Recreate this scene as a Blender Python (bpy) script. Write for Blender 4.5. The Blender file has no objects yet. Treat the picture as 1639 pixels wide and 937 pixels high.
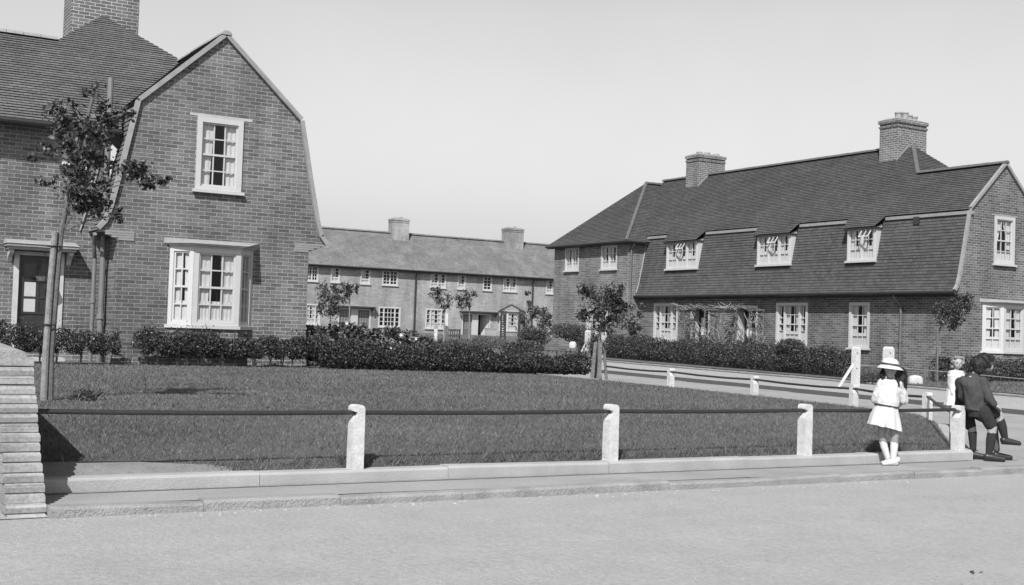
import bpy, bmesh, math, random
import numpy as np
from mathutils import Vector, Matrix
from mathutils.geometry import delaunay_2d_cdt
random.seed(7); rng = np.random.default_rng(11)
SC = bpy.context.scene; COL = SC.collection
V = Vector; Z = V((0, 0, 1)); R_ = math.radians

# ------------------------------------------------------------------ camera
FPX, YAW, PITCH, ROLL, EYE = 1974., .5372, .0325, .0334, 1.30
_f = V((math.sin(YAW)*math.cos(PITCH), math.cos(YAW)*math.cos(PITCH), math.sin(PITCH)))
_r0 = V((math.cos(YAW), -math.sin(YAW), 0)); _u0 = _r0.cross(_f)
_r = math.cos(ROLL)*_r0 + math.sin(ROLL)*_u0; _u = -math.sin(ROLL)*_r0 + math.cos(ROLL)*_u0
CAM = V((0, 0, EYE))
cd = bpy.data.cameras.new('camera'); cam = bpy.data.objects.new('camera', cd); COL.objects.link(cam)
m4 = Matrix((( _r.x, _u.x, -_f.x, 0), (_r.y, _u.y, -_f.y, 0), (_r.z, _u.z, -_f.z, EYE), (0, 0, 0, 1)))
cam.matrix_world = m4; cd.sensor_width = 36; cd.lens = 36*FPX/1639; cd.clip_start = .1; cd.clip_end = 3000
cd.sensor_fit = 'HORIZONTAL'; SC.camera = cam
HR = _r0; HA = V((math.sin(YAW), math.cos(YAW), 0))       # level right / level away
def ray(x, y): return _r*((x-819.5)/FPX) - _u*((y-468.5)/FPX) + _f
def atD(x, y, D): return CAM + ray(x, y)*D
def onz(x, y, z):
    d = ray(x, y); return CAM + d*((z-EYE)/d.z)
def onY(x, y, Y):
    d = ray(x, y); return CAM + d*(Y/d.y)
def onX(x, y, X):
    d = ray(x, y); return CAM + d*(X/d.x)

# ------------------------------------------------------------------ ground heights
def zp(Y):                                                  # pavements and gardens rise gently away from the street
    return .1 + .012*(Y-9) if Y < 95 else 1.132
def bx(Y):                                                  # right edge of the lawn: straight kerb with a cut corner
    if Y < 9: return 11.0
    if Y < 12.1: return 11.0 + (Y-9)*3.4/3.1
    return 14.4
def lawn_z(X, Y):
    d = max(Y-8.98, 0); L = .2 + .08*(1-math.exp(-d/.15)) + .2*(1-math.exp(-d/4))
    b = max(bx(Y)-X, 0); lo = zp(Y)+.06
    if Y < 9.6: lo = max(lo, .2*(1-max(0, Y-9)/.6)+lo*max(0, Y-9)/.6)
    return lo + (L-lo)*(1-math.exp(-b/.35))

# ------------------------------------------------------------------ materials (all grey: the photograph is black and white)
MATS = {}
def newmat(name):
    m = bpy.data.materials.new(name); m.use_nodes = True; nt = m.node_tree; nt.nodes.clear(); MATS[name] = m
    o = nt.nodes.new('ShaderNodeOutputMaterial'); b = nt.nodes.new('ShaderNodeBsdfPrincipled')
    nt.links.new(b.outputs[0], o.inputs[0]); return m, nt, b
def N(nt, t, **kw):
    n = nt.nodes.new(t)
    for k, v in kw.items():
        if k in n.inputs.keys() if hasattr(n.inputs, 'keys') else False: n.inputs[k].default_value = v
        else: setattr(n, k, v)
    return n
def g3(v): return (v, v, v, 1)
def ramp(nt, fac, a, b, lo=0., hi=1.):
    r = nt.nodes.new('ShaderNodeMapRange'); r.inputs[1].default_value = lo; r.inputs[2].default_value = hi
    r.inputs[3].default_value = a; r.inputs[4].default_value = b; nt.links.new(fac, r.inputs[0]); return r.outputs[0]
def noise(nt, scale, detail=3, vec=None, rough=.55):
    n = nt.nodes.new('ShaderNodeTexNoise'); n.inputs['Scale'].default_value = scale; n.inputs['Detail'].default_value = detail
    n.inputs['Roughness'].default_value = rough
    if vec is None: vec = nt.nodes.new('ShaderNodeTexCoord').outputs['Object']
    nt.links.new(vec, n.inputs['Vector']); return n.outputs['Fac']
def mth(nt, op, a, b=None):
    m = nt.nodes.new('ShaderNodeMath'); m.operation = op
    for i, x in enumerate((a, b)):
        if x is None: continue
        if isinstance(x, (int, float)): m.inputs[i].default_value = x
        else: nt.links.new(x, m.inputs[i])
    return m.outputs[0]
def bump(nt, b, h, dist, strength=1.):
    bp = nt.nodes.new('ShaderNodeBump'); bp.inputs['Distance'].default_value = dist; bp.inputs['Strength'].default_value = strength
    nt.links.new(h, bp.inputs['Height']); nt.links.new(bp.outputs[0], b.inputs['Normal'])
def plain(name, v, rough=.8, var=.15, scale=6., bd=0., fine=60.):
    m, nt, b = newmat(name)
    f = noise(nt, scale, 4); g = noise(nt, fine, 2)
    s = mth(nt, 'ADD', mth(nt, 'MULTIPLY', f, .6), mth(nt, 'MULTIPLY', g, .4))
    nt.links.new(ramp(nt, s, v*(1-var), v*(1+var), .3, .7), b.inputs['Base Color'])
    b.inputs['Roughness'].default_value = rough
    if bd: bump(nt, b, g, bd)
    return m
def brick(name, lo, hi, mortar, bw=.2325, rh=.0735, ms=.006, weather=.22):
    m, nt, b = newmat(name)
    uv = nt.nodes.new('ShaderNodeUVMap').outputs[0]
    t = nt.nodes.new('ShaderNodeTexBrick'); t.offset = .5; t.squash = 1
    nt.links.new(uv, t.inputs['Vector'])
    for k, v in (('Scale', 1.), ('Mortar Size', ms), ('Mortar Smooth', .25), ('Bias', -.1), ('Brick Width', bw), ('Row Height', rh)):
        t.inputs[k].default_value = v
    t.inputs['Color1'].default_value = g3(lo); t.inputs['Color2'].default_value = g3(hi); t.inputs['Mortar'].default_value = g3(mortar)
    w = noise(nt, .55, 4); s = noise(nt, 45, 2)
    mp_ = nt.nodes.new('ShaderNodeMapping'); mp_.inputs['Scale'].default_value = (1.8, 1.8, .3); nt.links.new(nt.nodes.new('ShaderNodeTexCoord').outputs['Object'], mp_.inputs[0])
    st_ = noise(nt, 1., 5, mp_.outputs[0], .65)
    k = mth(nt, 'MULTIPLY', mth(nt, 'MULTIPLY', ramp(nt, w, 1-weather, 1+weather, .3, .7), ramp(nt, s, .78, 1.22, .3, .7)), ramp(nt, st_, .82, 1.16, .35, .65))
    mx = nt.nodes.new('ShaderNodeMix'); mx.data_type = 'RGBA'; mx.blend_type = 'MULTIPLY'; mx.inputs[0].default_value = 1
    nt.links.new(t.outputs['Color'], mx.inputs[6]); nt.links.new(k, mx.inputs[7]); nt.links.new(mx.outputs[2], b.inputs['Base Color'])
    b.inputs['Roughness'].default_value = .9
    bump(nt, b, mth(nt, 'SUBTRACT', 1., t.outputs['Fac']), .006)
    return m
def tile(name, lo, hi, joint, tw=.165, th=.1, weather=.3):
    m, nt, b = newmat(name)
    uv = nt.nodes.new('ShaderNodeUVMap').outputs[0]
    t = nt.nodes.new('ShaderNodeTexBrick'); t.offset = .5; t.squash = 1; nt.links.new(uv, t.inputs['Vector'])
    for k, v in (('Scale', 1.), ('Mortar Size', .0035), ('Mortar Smooth', .2), ('Bias', 0.), ('Brick Width', tw), ('Row Height', th)):
        t.inputs[k].default_value = v
    t.inputs['Color1'].default_value = g3(lo); t.inputs['Color2'].default_value = g3(hi); t.inputs['Mortar'].default_value = g3(joint)
    k = mth(nt, 'MULTIPLY', ramp(nt, noise(nt, .8, 5), 1-weather, 1+weather, .3, .7), ramp(nt, noise(nt, 7, 3), .88, 1.12, .3, .7))
    mx = nt.nodes.new('ShaderNodeMix'); mx.data_type = 'RGBA'; mx.blend_type = 'MULTIPLY'; mx.inputs[0].default_value = 1
    nt.links.new(t.outputs['Color'], mx.inputs[6]); nt.links.new(k, mx.inputs[7]); nt.links.new(mx.outputs[2], b.inputs['Base Color'])
    b.inputs['Roughness'].default_value = .85
    return m
def leafmat(name, lo, hi, rough=.45, spec=.4):
    m, nt, b = newmat(name)
    a = nt.nodes.new('ShaderNodeAttribute'); a.attribute_name = 'tone'
    nt.links.new(ramp(nt, a.outputs['Fac'], lo, hi), b.inputs['Base Color'])
    b.inputs['Roughness'].default_value = rough; b.inputs['Specular IOR Level'].default_value = spec
    return m

brick('brick_near', .09, .168, .37, ms=.0052, weather=.26)
brick('brick_far', .078, .165, .36, ms=.0065, weather=.28)
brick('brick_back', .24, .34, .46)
brick('brick_chimney', .10, .17, .46, bw=.235, rh=.078, ms=.008)
brick('brick_wing', .11, .20, .38, ms=.007)
brick('pier_course', .235, .36, .21, bw=2., rh=1.02/17, ms=.0025, weather=.3)
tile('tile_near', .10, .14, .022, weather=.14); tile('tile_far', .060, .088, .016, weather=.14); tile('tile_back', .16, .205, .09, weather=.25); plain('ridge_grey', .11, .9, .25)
plain('mortar', .42, .9, .2); plain('flashing', .28, .8, .2); plain('lintel', .26, .9, .2)
plain('white_paint', .50, .5, .06, 3); plain('white_worn', .48, .7, .18, 5); plain('white_post', .54, .8, .22, 14, .004)
plain('hood_grey', .30, .8, .2); plain('pale_twig', .36, .9, .3, 30); plain('fascia_paint', .27, .7, .2); plain('off_white', .36, .7, .12)
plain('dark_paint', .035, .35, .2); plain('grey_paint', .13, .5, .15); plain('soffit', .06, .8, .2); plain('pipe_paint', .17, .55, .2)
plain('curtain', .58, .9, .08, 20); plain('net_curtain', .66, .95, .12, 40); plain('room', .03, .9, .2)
plain('concrete', .36, .9, .2, 3, .004, 90); plain('kerb_stone', .27, .9, .3, 5, .010, 70); plain('pier_brick', .30, .9, .32, 9, .006, 60)
plain('rail_iron', .03, .45, .3, 20); plain('bark', .13, .9, .4, 18, .006, 60); plain('bark_pale', .22, .9, .35, 16, .005, 50)
plain('old_wood', .14, .85, .45, 14, .004, 70); plain('dark_wood', .045, .8, .3, 20); plain('stone', .48, .9, .15, 8, .004, 60)
plain('soil', .07, .95, .4, 5, .02, 30); plain('flower', .7, .7, .1); plain('pebble', .33, .9, .3, 30)
plain('skin', .34, .55, .06, 20); plain('skin_tan', .26, .55, .08, 20); plain('white_cloth', .56, .85, .05, 25, .002, 40); plain('jacket_cloth', .05, .9, .22, 40, .002, 160)
plain('dark_cloth', .022, .9, .25, 40, .002, 160); plain('sock_white', .62, .9, .06, 40); plain('sock_dark', .022, .9, .3, 40); plain('shoe_white', .64, .7, .1, 30)
plain('shoe_dark', .03, .4, .3, 20); plain('hair_dark', .014, .85, .4, 60); plain('hair_fair', .21, .5, .3, 60); plain('ribbon', .04, .6, .2)
plain('eye', .01, .3, .1); plain('lip', .16, .5, .1)
leafmat('leaf_hedge', .020, .125, .45, .35); leafmat('leaf_tree', .024, .11, .45, .4); leafmat('leaf_far', .03, .15, .5, .35)
leafmat('leaf_pale', .06, .2, .55, .3); leafmat('grass_blade', .06, .215, .6, .25); leafmat('grass_far', .05, .13, .6, .2); leafmat('strand_dark', .008, .075, .6, .25); leafmat('strand_fair', .16, .46, .4, .4); leafmat('twig', .15, .4, .8, .2)
# striped socks
m, nt, b = newmat('sock_striped')
w_ = nt.nodes.new('ShaderNodeTexWave'); w_.bands_direction = 'Z'; w_.inputs['Scale'].default_value = 22; w_.inputs['Distortion'].default_value = .3
nt.links.new(nt.nodes.new('ShaderNodeTexCoord').outputs['Object'], w_.inputs['Vector'])
nt.links.new(ramp(nt, w_.outputs['Fac'], .02, .15), b.inputs['Base Color']); b.inputs['Roughness'].default_value = .9
# window glass: mirror-like film over clear
m = bpy.data.materials.new('glass'); m.use_nodes = True; nt = m.node_tree; nt.nodes.clear(); MATS['glass'] = m
o = nt.nodes.new('ShaderNodeOutputMaterial'); mx = nt.nodes.new('ShaderNodeMixShader'); tr = nt.nodes.new('ShaderNodeBsdfTransparent')
gl = nt.nodes.new('ShaderNodeBsdfGlossy'); gl.inputs['Roughness'].default_value = .02; fr = nt.nodes.new('ShaderNodeFresnel'); nt.links.new(ramp(nt, nt.nodes.new('ShaderNodeNewGeometry').outputs['Backfacing'], 1.5, 1/1.5), fr.inputs[0])
tr.inputs[0].default_value = g3(.92)
nt.links.new(fr.outputs[0], mx.inputs[0]); nt.links.new(tr.outputs[0], mx.inputs[1]); nt.links.new(gl.outputs[0], mx.inputs[2]); nt.links.new(mx.outputs[0], o.inputs[0])
# road: rolled gravel with wheel-worn streaks along the street
m, nt, b = newmat('road')
tc = nt.nodes.new('ShaderNodeTexCoord').outputs['Object']; mp = nt.nodes.new('ShaderNodeMapping'); mp.inputs['Scale'].default_value = (.12, .9, 1)
nt.links.new(tc, mp.inputs[0])
a = noise(nt, 1., 4, mp.outputs[0]); c = noise(nt, 28, 4); e = noise(nt, 2.2, 5); p = noise(nt, 150, 2)
s = mth(nt, 'ADD', mth(nt, 'ADD', mth(nt, 'MULTIPLY', a, .13), mth(nt, 'MULTIPLY', c, .35)), mth(nt, 'ADD', mth(nt, 'MULTIPLY', e, .17), mth(nt, 'MULTIPLY', p, .35)))
nt.links.new(ramp(nt, s, .31, .47, .38, .62), b.inputs['Base Color']); b.inputs['Roughness'].default_value = .95
bump(nt, b, mth(nt, 'ADD', c, p), .012)
m, nt, b = newmat('pavement')
c = noise(nt, 40, 4); e = noise(nt, 1.5, 5); p = noise(nt, 170, 2)
s = mth(nt, 'ADD', mth(nt, 'MULTIPLY', c, .35), mth(nt, 'ADD', mth(nt, 'MULTIPLY', e, .4), mth(nt, 'MULTIPLY', p, .25)))
nt.links.new(ramp(nt, s, .23, .36, .36, .64), b.inputs['Base Color']); b.inputs['Roughness'].default_value = .95; bump(nt, b, mth(nt, 'ADD', c, p), .004)
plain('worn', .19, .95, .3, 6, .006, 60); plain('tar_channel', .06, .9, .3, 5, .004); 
m, nt, b = newmat('lawn_soil')
s = mth(nt, 'ADD', mth(nt, 'MULTIPLY', noise(nt, .7, 5), .55), mth(nt, 'MULTIPLY', noise(nt, 40, 3), .45))
nt.links.new(ramp(nt, s, .06, .14, .36, .64), b.inputs['Base Color']); b.inputs['Roughness'].default_value = 1; bump(nt, b, noise(nt, 60, 3), .03)
m, nt, b = newmat('ground')
s = mth(nt, 'ADD', mth(nt, 'MULTIPLY', noise(nt, .3, 5), .5), mth(nt, 'MULTIPLY', noise(nt, 9, 4), .5))
nt.links.new(ramp(nt, s, .07, .14, .36, .64), b.inputs['Base Color']); b.inputs['Roughness'].default_value = 1

# ------------------------------------------------------------------ mesh building
class MB:
    def __init__(s): s.v = []; s.f = []; s.mi = []; s.uv = []
    def face(s, pts, mi=0, uv=None):
        i = len(s.v); s.v += [tuple(p) for p in pts]; s.f.append(tuple(range(i, i+len(pts)))); s.mi.append(mi); s.uv.append(uv)
    def box8(s, P, mi=0):        # P: 8 points, bottom ring then top ring (counter-clockwise from above)
        for q in ((3, 2, 1, 0), (4, 5, 6, 7), (0, 1, 5, 4), (1, 2, 6, 5), (2, 3, 7, 6), (3, 0, 4, 7)):
            s.face([P[k] for k in q], mi)
    def box(s, a, b, mi=0):
        (x0, y0, z0), (x1, y1, z1) = a, b
        s.box8([(x0, y0, z0), (x1, y0, z0), (x1, y1, z0), (x0, y1, z0), (x0, y0, z1), (x1, y0, z1), (x1, y1, z1), (x0, y1, z1)], mi)
    def obox(s, F, s0, s1, z0, z1, d0, d1, mi=0):            # in a wall frame F(s, z, depth outward)
        s.box8([F(s0, z0, d1), F(s1, z0, d1), F(s1, z0, d0), F(s0, z0, d0), F(s0, z1, d1), F(s1, z1, d1), F(s1, z1, d0), F(s0, z1, d0)], mi)
    def tube(s, pts, r, n=8, mi=0, cap=True):
        pts = [V(p) for p in pts]; rr = r if isinstance(r, (list, tuple)) else [r]*len(pts)
        rings = []
        for i, p in enumerate(pts):
            d = (pts[min(i+1, len(pts)-1)]-pts[max(i-1, 0)]).normalized()
            a = d.cross(V((0, 0, 1)) if abs(d.z) < .9 else V((1, 0, 0))).normalized(); b = d.cross(a)
            rings.append([p+(a*math.cos(2*math.pi*k/n)+b*math.sin(2*math.pi*k/n))*rr[i] for k in range(n)])
        for i in range(len(rings)-1):
            for k in range(n):
                s.face([rings[i][k], rings[i][(k+1) % n], rings[i+1][(k+1) % n], rings[i+1][k]][::-1], mi)
        if cap: s.face(rings[0], mi); s.face(rings[-1][::-1], mi)
    def loft(s, rings, mi=0, cap=True):
        n = len(rings[0])
        for i in range(len(rings)-1):
            for k in range(n):
                s.face([rings[i][k], rings[i][(k+1) % n], rings[i+1][(k+1) % n], rings[i+1][k]], mi)
        if cap: s.face(rings[0][::-1], mi); s.face(rings[-1], mi)
    def prism(s, outline, d, mi=0):                           # outline: 3D points, extruded by d
        a = [V(p) for p in outline]; b = [p+V(d) for p in a]; n = len(a)
        s.face(a[::-1], mi); s.face(b, mi)
        for k in range(n): s.face([a[k], a[(k+1) % n], b[(k+1) % n], b[k]], mi)
    def build(s, name, mats, parent=None, smooth=False, weld=False):
        org = ORG.get(parent.name, V((0, 0, 0))) if parent else V((0, 0, 0))
        me = bpy.data.meshes.new(name)
        vv = [(p[0]-org.x, p[1]-org.y, p[2]-org.z) for p in s.v]
        me.from_pydata(vv, [], s.f)
        uvl = me.uv_layers.new(name='UVMap'); flat = np.zeros(len(me.loops)*2)
        for fi, f in enumerate(s.f):
            p = [V(s.v[i]) for i in f]; u = s.uv[fi]
            if u is None:
                n = V((0, 0, 0))
                for k in range(1, len(p)-1): n += (p[k]-p[0]).cross(p[k+1]-p[0])
                n.normalize() if n.length > 0 else None
                t = V((1, 0, 0)) if abs(n.z) > .999 else Z.cross(n).normalized(); bb = n.cross(t)
                u = [(q.dot(t), q.dot(bb)) for q in p]
            st = me.polygons[fi].loop_start
            for k, (a, b) in enumerate(u): flat[2*(st+k)] = a; flat[2*(st+k)+1] = b
        uvl.data.foreach_set('uv', flat)
        for mname in ([mats] if isinstance(mats, str) else mats): me.materials.append(MATS[mname])
        me.polygons.foreach_set('material_index', s.mi)
        if weld:
            bm = bmesh.new(); bm.from_mesh(me); bmesh.ops.remove_doubles(bm, verts=bm.verts, dist=1e-5); bm.to_mesh(me); bm.free()
        if smooth: me.polygons.foreach_set('use_smooth', [True]*len(me.polygons))
        me.update()
        return link(name, me, parent)
ORG = {}
def link(name, me, parent=None):
    o = bpy.data.objects.new(name, me); COL.objects.link(o)
    if parent: o.parent = parent; ORG[o.name] = ORG.get(parent.name, V((0, 0, 0)))
    return o
def root(name, loc, label, cat, group=None):
    o = bpy.data.objects.new(name, None); COL.objects.link(o); o.location = loc; o.empty_display_size = .2
    ORG[o.name] = V(loc); tag(o, label, cat, group); return o
def tag(o, label, cat, group=None):
    o['label'] = label; o['category'] = cat
    if group: o['group'] = group
    return o
def struct(o, kind='structure'): o['kind'] = kind; return o
def frame(O, u, n):
    O = V(O); u = V(u); n = V(n)
    return lambda s, z, d=0.: O + u*s + Z*z + n*d

def wall(mb, F, outline, holes=(), mi=0, thick=0):
    vs = [V(p) for p in outline]; faces = [list(range(len(vs)))]
    for (a, b, c, d) in holes:
        i = len(vs); vs += [V((a, b)), V((c, b)), V((c, d)), V((a, d))]; faces.append([i, i+1, i+2, i+3])
    ov, oe, of, _, _, _ = delaunay_2d_cdt(vs, [], faces, 1, 1e-5)
    for f in of:
        p = [ov[i] for i in f]
        ar = sum(p[k].x*p[(k+1) % len(p)].y-p[(k+1) % len(p)].x*p[k].y for k in range(len(p)))
        if ar < 0: p = p[::-1]
        c = sum((q for q in p), V((0, 0)))/len(p)
        if any(a < c.x < e and b < c.y < d for (a, b, e, d) in holes): continue
        mb.face([F(q.x, q.y, 0) for q in p], mi)

def courses(mb, P, poly, length_scale=1., gauge=.1, lift=.024, mi=0):
    """tiled slope: P(s, t, h) maps along / up the slope / above it; poly has one interval per row"""
    ts = [p[1] for p in poly]; t0, t1 = min(ts), max(ts); nrow = max(1, round((t1-t0)/gauge)); g = (t1-t0)/nrow
    def span(t):
        xs = []
        for k in range(len(poly)):
            (a, ta), (b, tb) = poly[k], poly[(k+1) % len(poly)]
            if (ta <= t < tb) or (tb <= t < ta): xs.append(a+(b-a)*(t-ta)/(tb-ta))
        return (min(xs), max(xs)) if len(xs) >= 2 else None
    for r in range(nrow):
        a = span(t0+r*g+1e-4); b = span(t0+(r+1)*g-1e-4)
        if not a or not b: continue
        ta, tb = t0+r*g-.012, t0+(r+1)*g; h = lift*random.uniform(.92, 1.08)
        # break each course into runs of slightly uneven tiles
        n = max(1, int((a[1]-a[0])/1.3)); 
        for k in range(n):
            f0, f1 = k/n, (k+1)/n; hh = h*random.uniform(.93, 1.08)
            A0, A1 = a[0]+(a[1]-a[0])*f0, a[0]+(a[1]-a[0])*f1; B0, B1 = b[0]+(b[1]-b[0])*f0, b[0]+(b[1]-b[0])*f1
            q = [P(A0, ta, hh), P(A1, ta, hh), P(B1, tb, .003), P(B0, tb, .003)]
            mb.face(q, mi, [(A0, r*.1+.002), (A1, r*.1+.002), (B1, r*.1+.098), (B0, r*.1+.098)])
            mb.face([P(A0, ta, 0), P(A1, ta, 0), q[1], q[0]], mi, [(A0, r*.1), (A1, r*.1), (A1, r*.1+.001), (A0, r*.1+.001)])
def slopeP(O, along, up):
    O = V(O); a = V(along).normalized(); u = V(up).normalized(); n = a.cross(u)
    if n.z < 0: n = -n
    return lambda s, t, h=0.: O+a*s+u*t+n*h
def sweep(mb, prof, along, out, O, s0, s1, gauge=.1, lift=.022, mi=0):
    """tile courses on a curved profile prof [(outward, z)] from bottom to top"""
    pts = [V((a, b)) for a, b in prof]; L = [0]
    for i in range(1, len(pts)): L.append(L[-1]+(pts[i]-pts[i-1]).length)
    def at(t):
        t = min(max(t, 0), L[-1])
        for i in range(1, len(L)):
            if t <= L[i]+1e-9:
                f = (t-L[i-1])/(L[i]-L[i-1]); p = pts[i-1].lerp(pts[i], f); d = (pts[i]-pts[i-1]).normalized(); return p, V((d.y, -d.x))
    out = V(out); al = V(along); O = V(O); n = round(L[-1]/gauge); g = L[-1]/n
    sgn = 1 if at(L[-1]/2)[1].x > 0 else -1
    def P(s, t, h):
        p, nn = at(t); p = p+nn*sgn*h; return O+al*s+out*p.x+Z*p.y
    ns = max(1, int(abs(s1-s0)/1.3))
    for r in range(n):
        h0 = lift*random.uniform(.9, 1.1)
        for k in range(ns):
            h = h0*random.uniform(.92, 1.08)
            a, b = s0+(s1-s0)*k/ns, s0+(s1-s0)*(k+1)/ns; ta, tb = max(r*g-.012, 0), (r+1)*g
            q = [P(a, ta, h), P(b, ta, h), P(b, tb, .003), P(a, tb, .003)]
            mb.face(q, mi, [(a, r*.1+.002), (b, r*.1+.002), (b, r*.1+.098), (a, r*.1+.098)])
            mb.face([P(a, ta, 0), P(b, ta, 0), q[1], q[0]], mi, [(a, r*.1), (b, r*.1), (b, r*.1+.001), (a, r*.1+.001)])

def drape(mb, F, s0, s1, z0, z1, d, amp=.006, wl=.10, taper=0., mi=0):
    n = max(4, int((s1-s0)/.018)); ph = random.uniform(0, 6)
    def pt(k, z, tp):
        s = s0+(s1-s0)*k/n; c = s0 if taper > 0 else s1
        s = c+(s-c)*(1-abs(taper)*tp); return F(s, z, d+amp*math.sin(2*math.pi*s/wl+ph))
    zs = [z1, z1-(z1-z0)*.5, z0]; tp = [0, .6, 1]
    for i in range(2):
        for k in range(n): mb.face([pt(k, zs[i+1], tp[i+1]), pt(k+1, zs[i+1], tp[i+1]), pt(k+1, zs[i], tp[i]), pt(k, zs[i], tp[i])], mi)

def window(parent, F, w, h, lights=((1, 2, 4),), arch=.085, sill=.06, cur='sides', proud=.03, meet=True, head=False, net=.3, name='window', deep=.7, openlight=None, paint='white_paint', bar=.022):
    """sash or casement window: lights = (relative width, columns, rows)"""
    fr = MB()
    fr.obox(F, 0, arch, 0, h, -.10, proud); fr.obox(F, w-arch, w, 0, h, -.10, proud)
    fr.obox(F, arch, w-arch, h-arch, h, -.10, proud-.003); fr.obox(F, arch, w-arch, 0, arch*.7, -.10, proud-.003)
    tot = sum(l[0] for l in lights); inner = w-2*arch; mull = .055; x = arch
    sp = []
    avail = inner-mull*(len(lights)-1)
    for i, l in enumerate(lights):
        ww = avail*l[0]/tot; sp.append((x, x+ww, l[1], l[2])); x += ww
        if i < len(lights)-1: fr.obox(F, x, x+mull, arch*.7, h-arch, -.09, proud-.008); x += mull
    wo = fr.build(name, paint, parent)
    if sill:
        m = MB(); m.obox(F, -.05, w+.05, -sill, -.002, -.06, proud+.06); m.build('sill', paint, wo)
    sm = MB(); gm = MB(); z0, z1 = arch*.7, h-arch
    for (a, b, nc, nr) in sp:
        st = .032
        sm.obox(F, a, a+st, z0, z1, -.06, -.015); sm.obox(F, b-st, b, z0, z1, -.06, -.015)
        sm.obox(F, a+st, b-st, z0, z0+st*1.3, -.06, -.016); sm.obox(F, a+st, b-st, z1-st, z1, -.06, -.016)
        if meet: sm.obox(F, a+st, b-st, (z0+z1)/2-.02, (z0+z1)/2+.02, -.065, -.012)
        for c in range(1, nc):
            s = a+st+(b-a-2*st)*c/nc; sm.obox(F, s-bar/2, s+bar/2, z0+st, z1-st, -.052, -.022)
        for r in range(1, nr):
            if meet and r*2 == nr: continue
            z = z0+(z1-z0)*r/nr; sm.obox(F, a+st, b-st, z-bar/2, z+bar/2, -.051, -.023)
        gm.face([F(a, z0, -.037), F(b, z0, -.037), F(b, z1, -.037), F(a, z1, -.037)])
    sm.build('sash', paint, wo); gm.build('pane', 'glass', wo)
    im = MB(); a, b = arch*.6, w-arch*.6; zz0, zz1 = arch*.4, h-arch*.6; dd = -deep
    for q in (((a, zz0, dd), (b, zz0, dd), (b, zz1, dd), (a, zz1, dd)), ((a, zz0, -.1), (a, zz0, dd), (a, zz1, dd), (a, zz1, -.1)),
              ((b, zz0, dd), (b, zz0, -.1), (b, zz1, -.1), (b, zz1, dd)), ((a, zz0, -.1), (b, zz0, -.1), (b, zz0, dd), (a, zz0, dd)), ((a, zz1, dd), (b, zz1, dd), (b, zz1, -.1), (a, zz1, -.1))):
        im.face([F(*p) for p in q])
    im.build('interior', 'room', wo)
    cm = MB()
    if cur:
        for i, (a, b, nc, nr) in enumerate(sp):
            W = b-a
            if cur == 'sides':
                k = random.uniform(.32, .42)
                drape(cm, F, a, a+W*k, z0, z1, -.075, taper=.25); drape(cm, F, b-W*k, b, z0, z1, -.075, taper=-.25)
            elif cur == 'left': drape(cm, F, a, a+W*.5, z0, z1, -.075, taper=.2)
            elif cur == 'cross':
                drape(cm, F, a, a+W*.5, z0+.3*(z1-z0), z1, -.075, taper=.75); drape(cm, F, a+W*.5, b, z0+.3*(z1-z0), z1, -.085, taper=-.6)
            elif cur == 'full': drape(cm, F, a, b, z0, z1, -.08, amp=.008)
            if net: drape(cm, F, a, b, z0, z0+(z1-z0)*net, -.065, amp=.005, wl=.07)
        cm.build('curtain', 'curtain', wo)
    return wo
SKY, SUN, EXPO = .132, 5.0, .15
# ================================================================== LEFT HOUSE
# half profile of the gambrel gable, measured from the gable's centre line: (half width, z)
PROF = [(2.246, 2.96), (2.115, 3.12), (2.02, 3.42), (1.83, 4.3), (1.60, 5.45)]
APZ = 6.92
def gable_outline(wallhalf, zb, zfoot=2.80):
    L = [(-wallhalf, zb), (wallhalf, zb), (wallhalf, zfoot), (wallhalf+.13, zfoot+.05), (2.246, 2.955)]
    L += PROF[1:] + [(0, APZ)] + [(-a, b) for a, b in PROF[1:]][::-1] + [(-2.246, 2.955), (-wallhalf-.13, zfoot+.05), (-wallhalf, zfoot)]
    return L
def verge(mb, F, side, w=.085, mi=0):
    """pale cement verge that follows the edge of the tiles up to the apex"""
    pts = [(side*a, b) for a, b in PROF] + [(0, APZ)]
    for i in range(len(pts)-1):
        p, q = V(pts[i]), V(pts[i+1]); d = (q-p).normalized(); n = V((-d.y, d.x))*(1 if side < 0 else -1)
        if i == len(pts)-2: off = .03
        a, b, c, e = p-n*.0, q-n*.0, q+n*w, p+n*w
        P = [F(x.x, x.y, .075) for x in (a, b, c, e)]; Q = [F(x.x, x.y, -.02) for x in (a, b, c, e)]
        order = (0, 1, 2, 3) if side > 0 else (3, 2, 1, 0)
        f = [P[k] for k in order]; bk = [Q[k] for k in order]
        mb.face(f, mi); mb.face(bk[::-1], mi)
        for k in range(4): mb.face([f[k], bk[k], bk[(k+1) % 4], f[(k+1) % 4]], mi)

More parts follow.
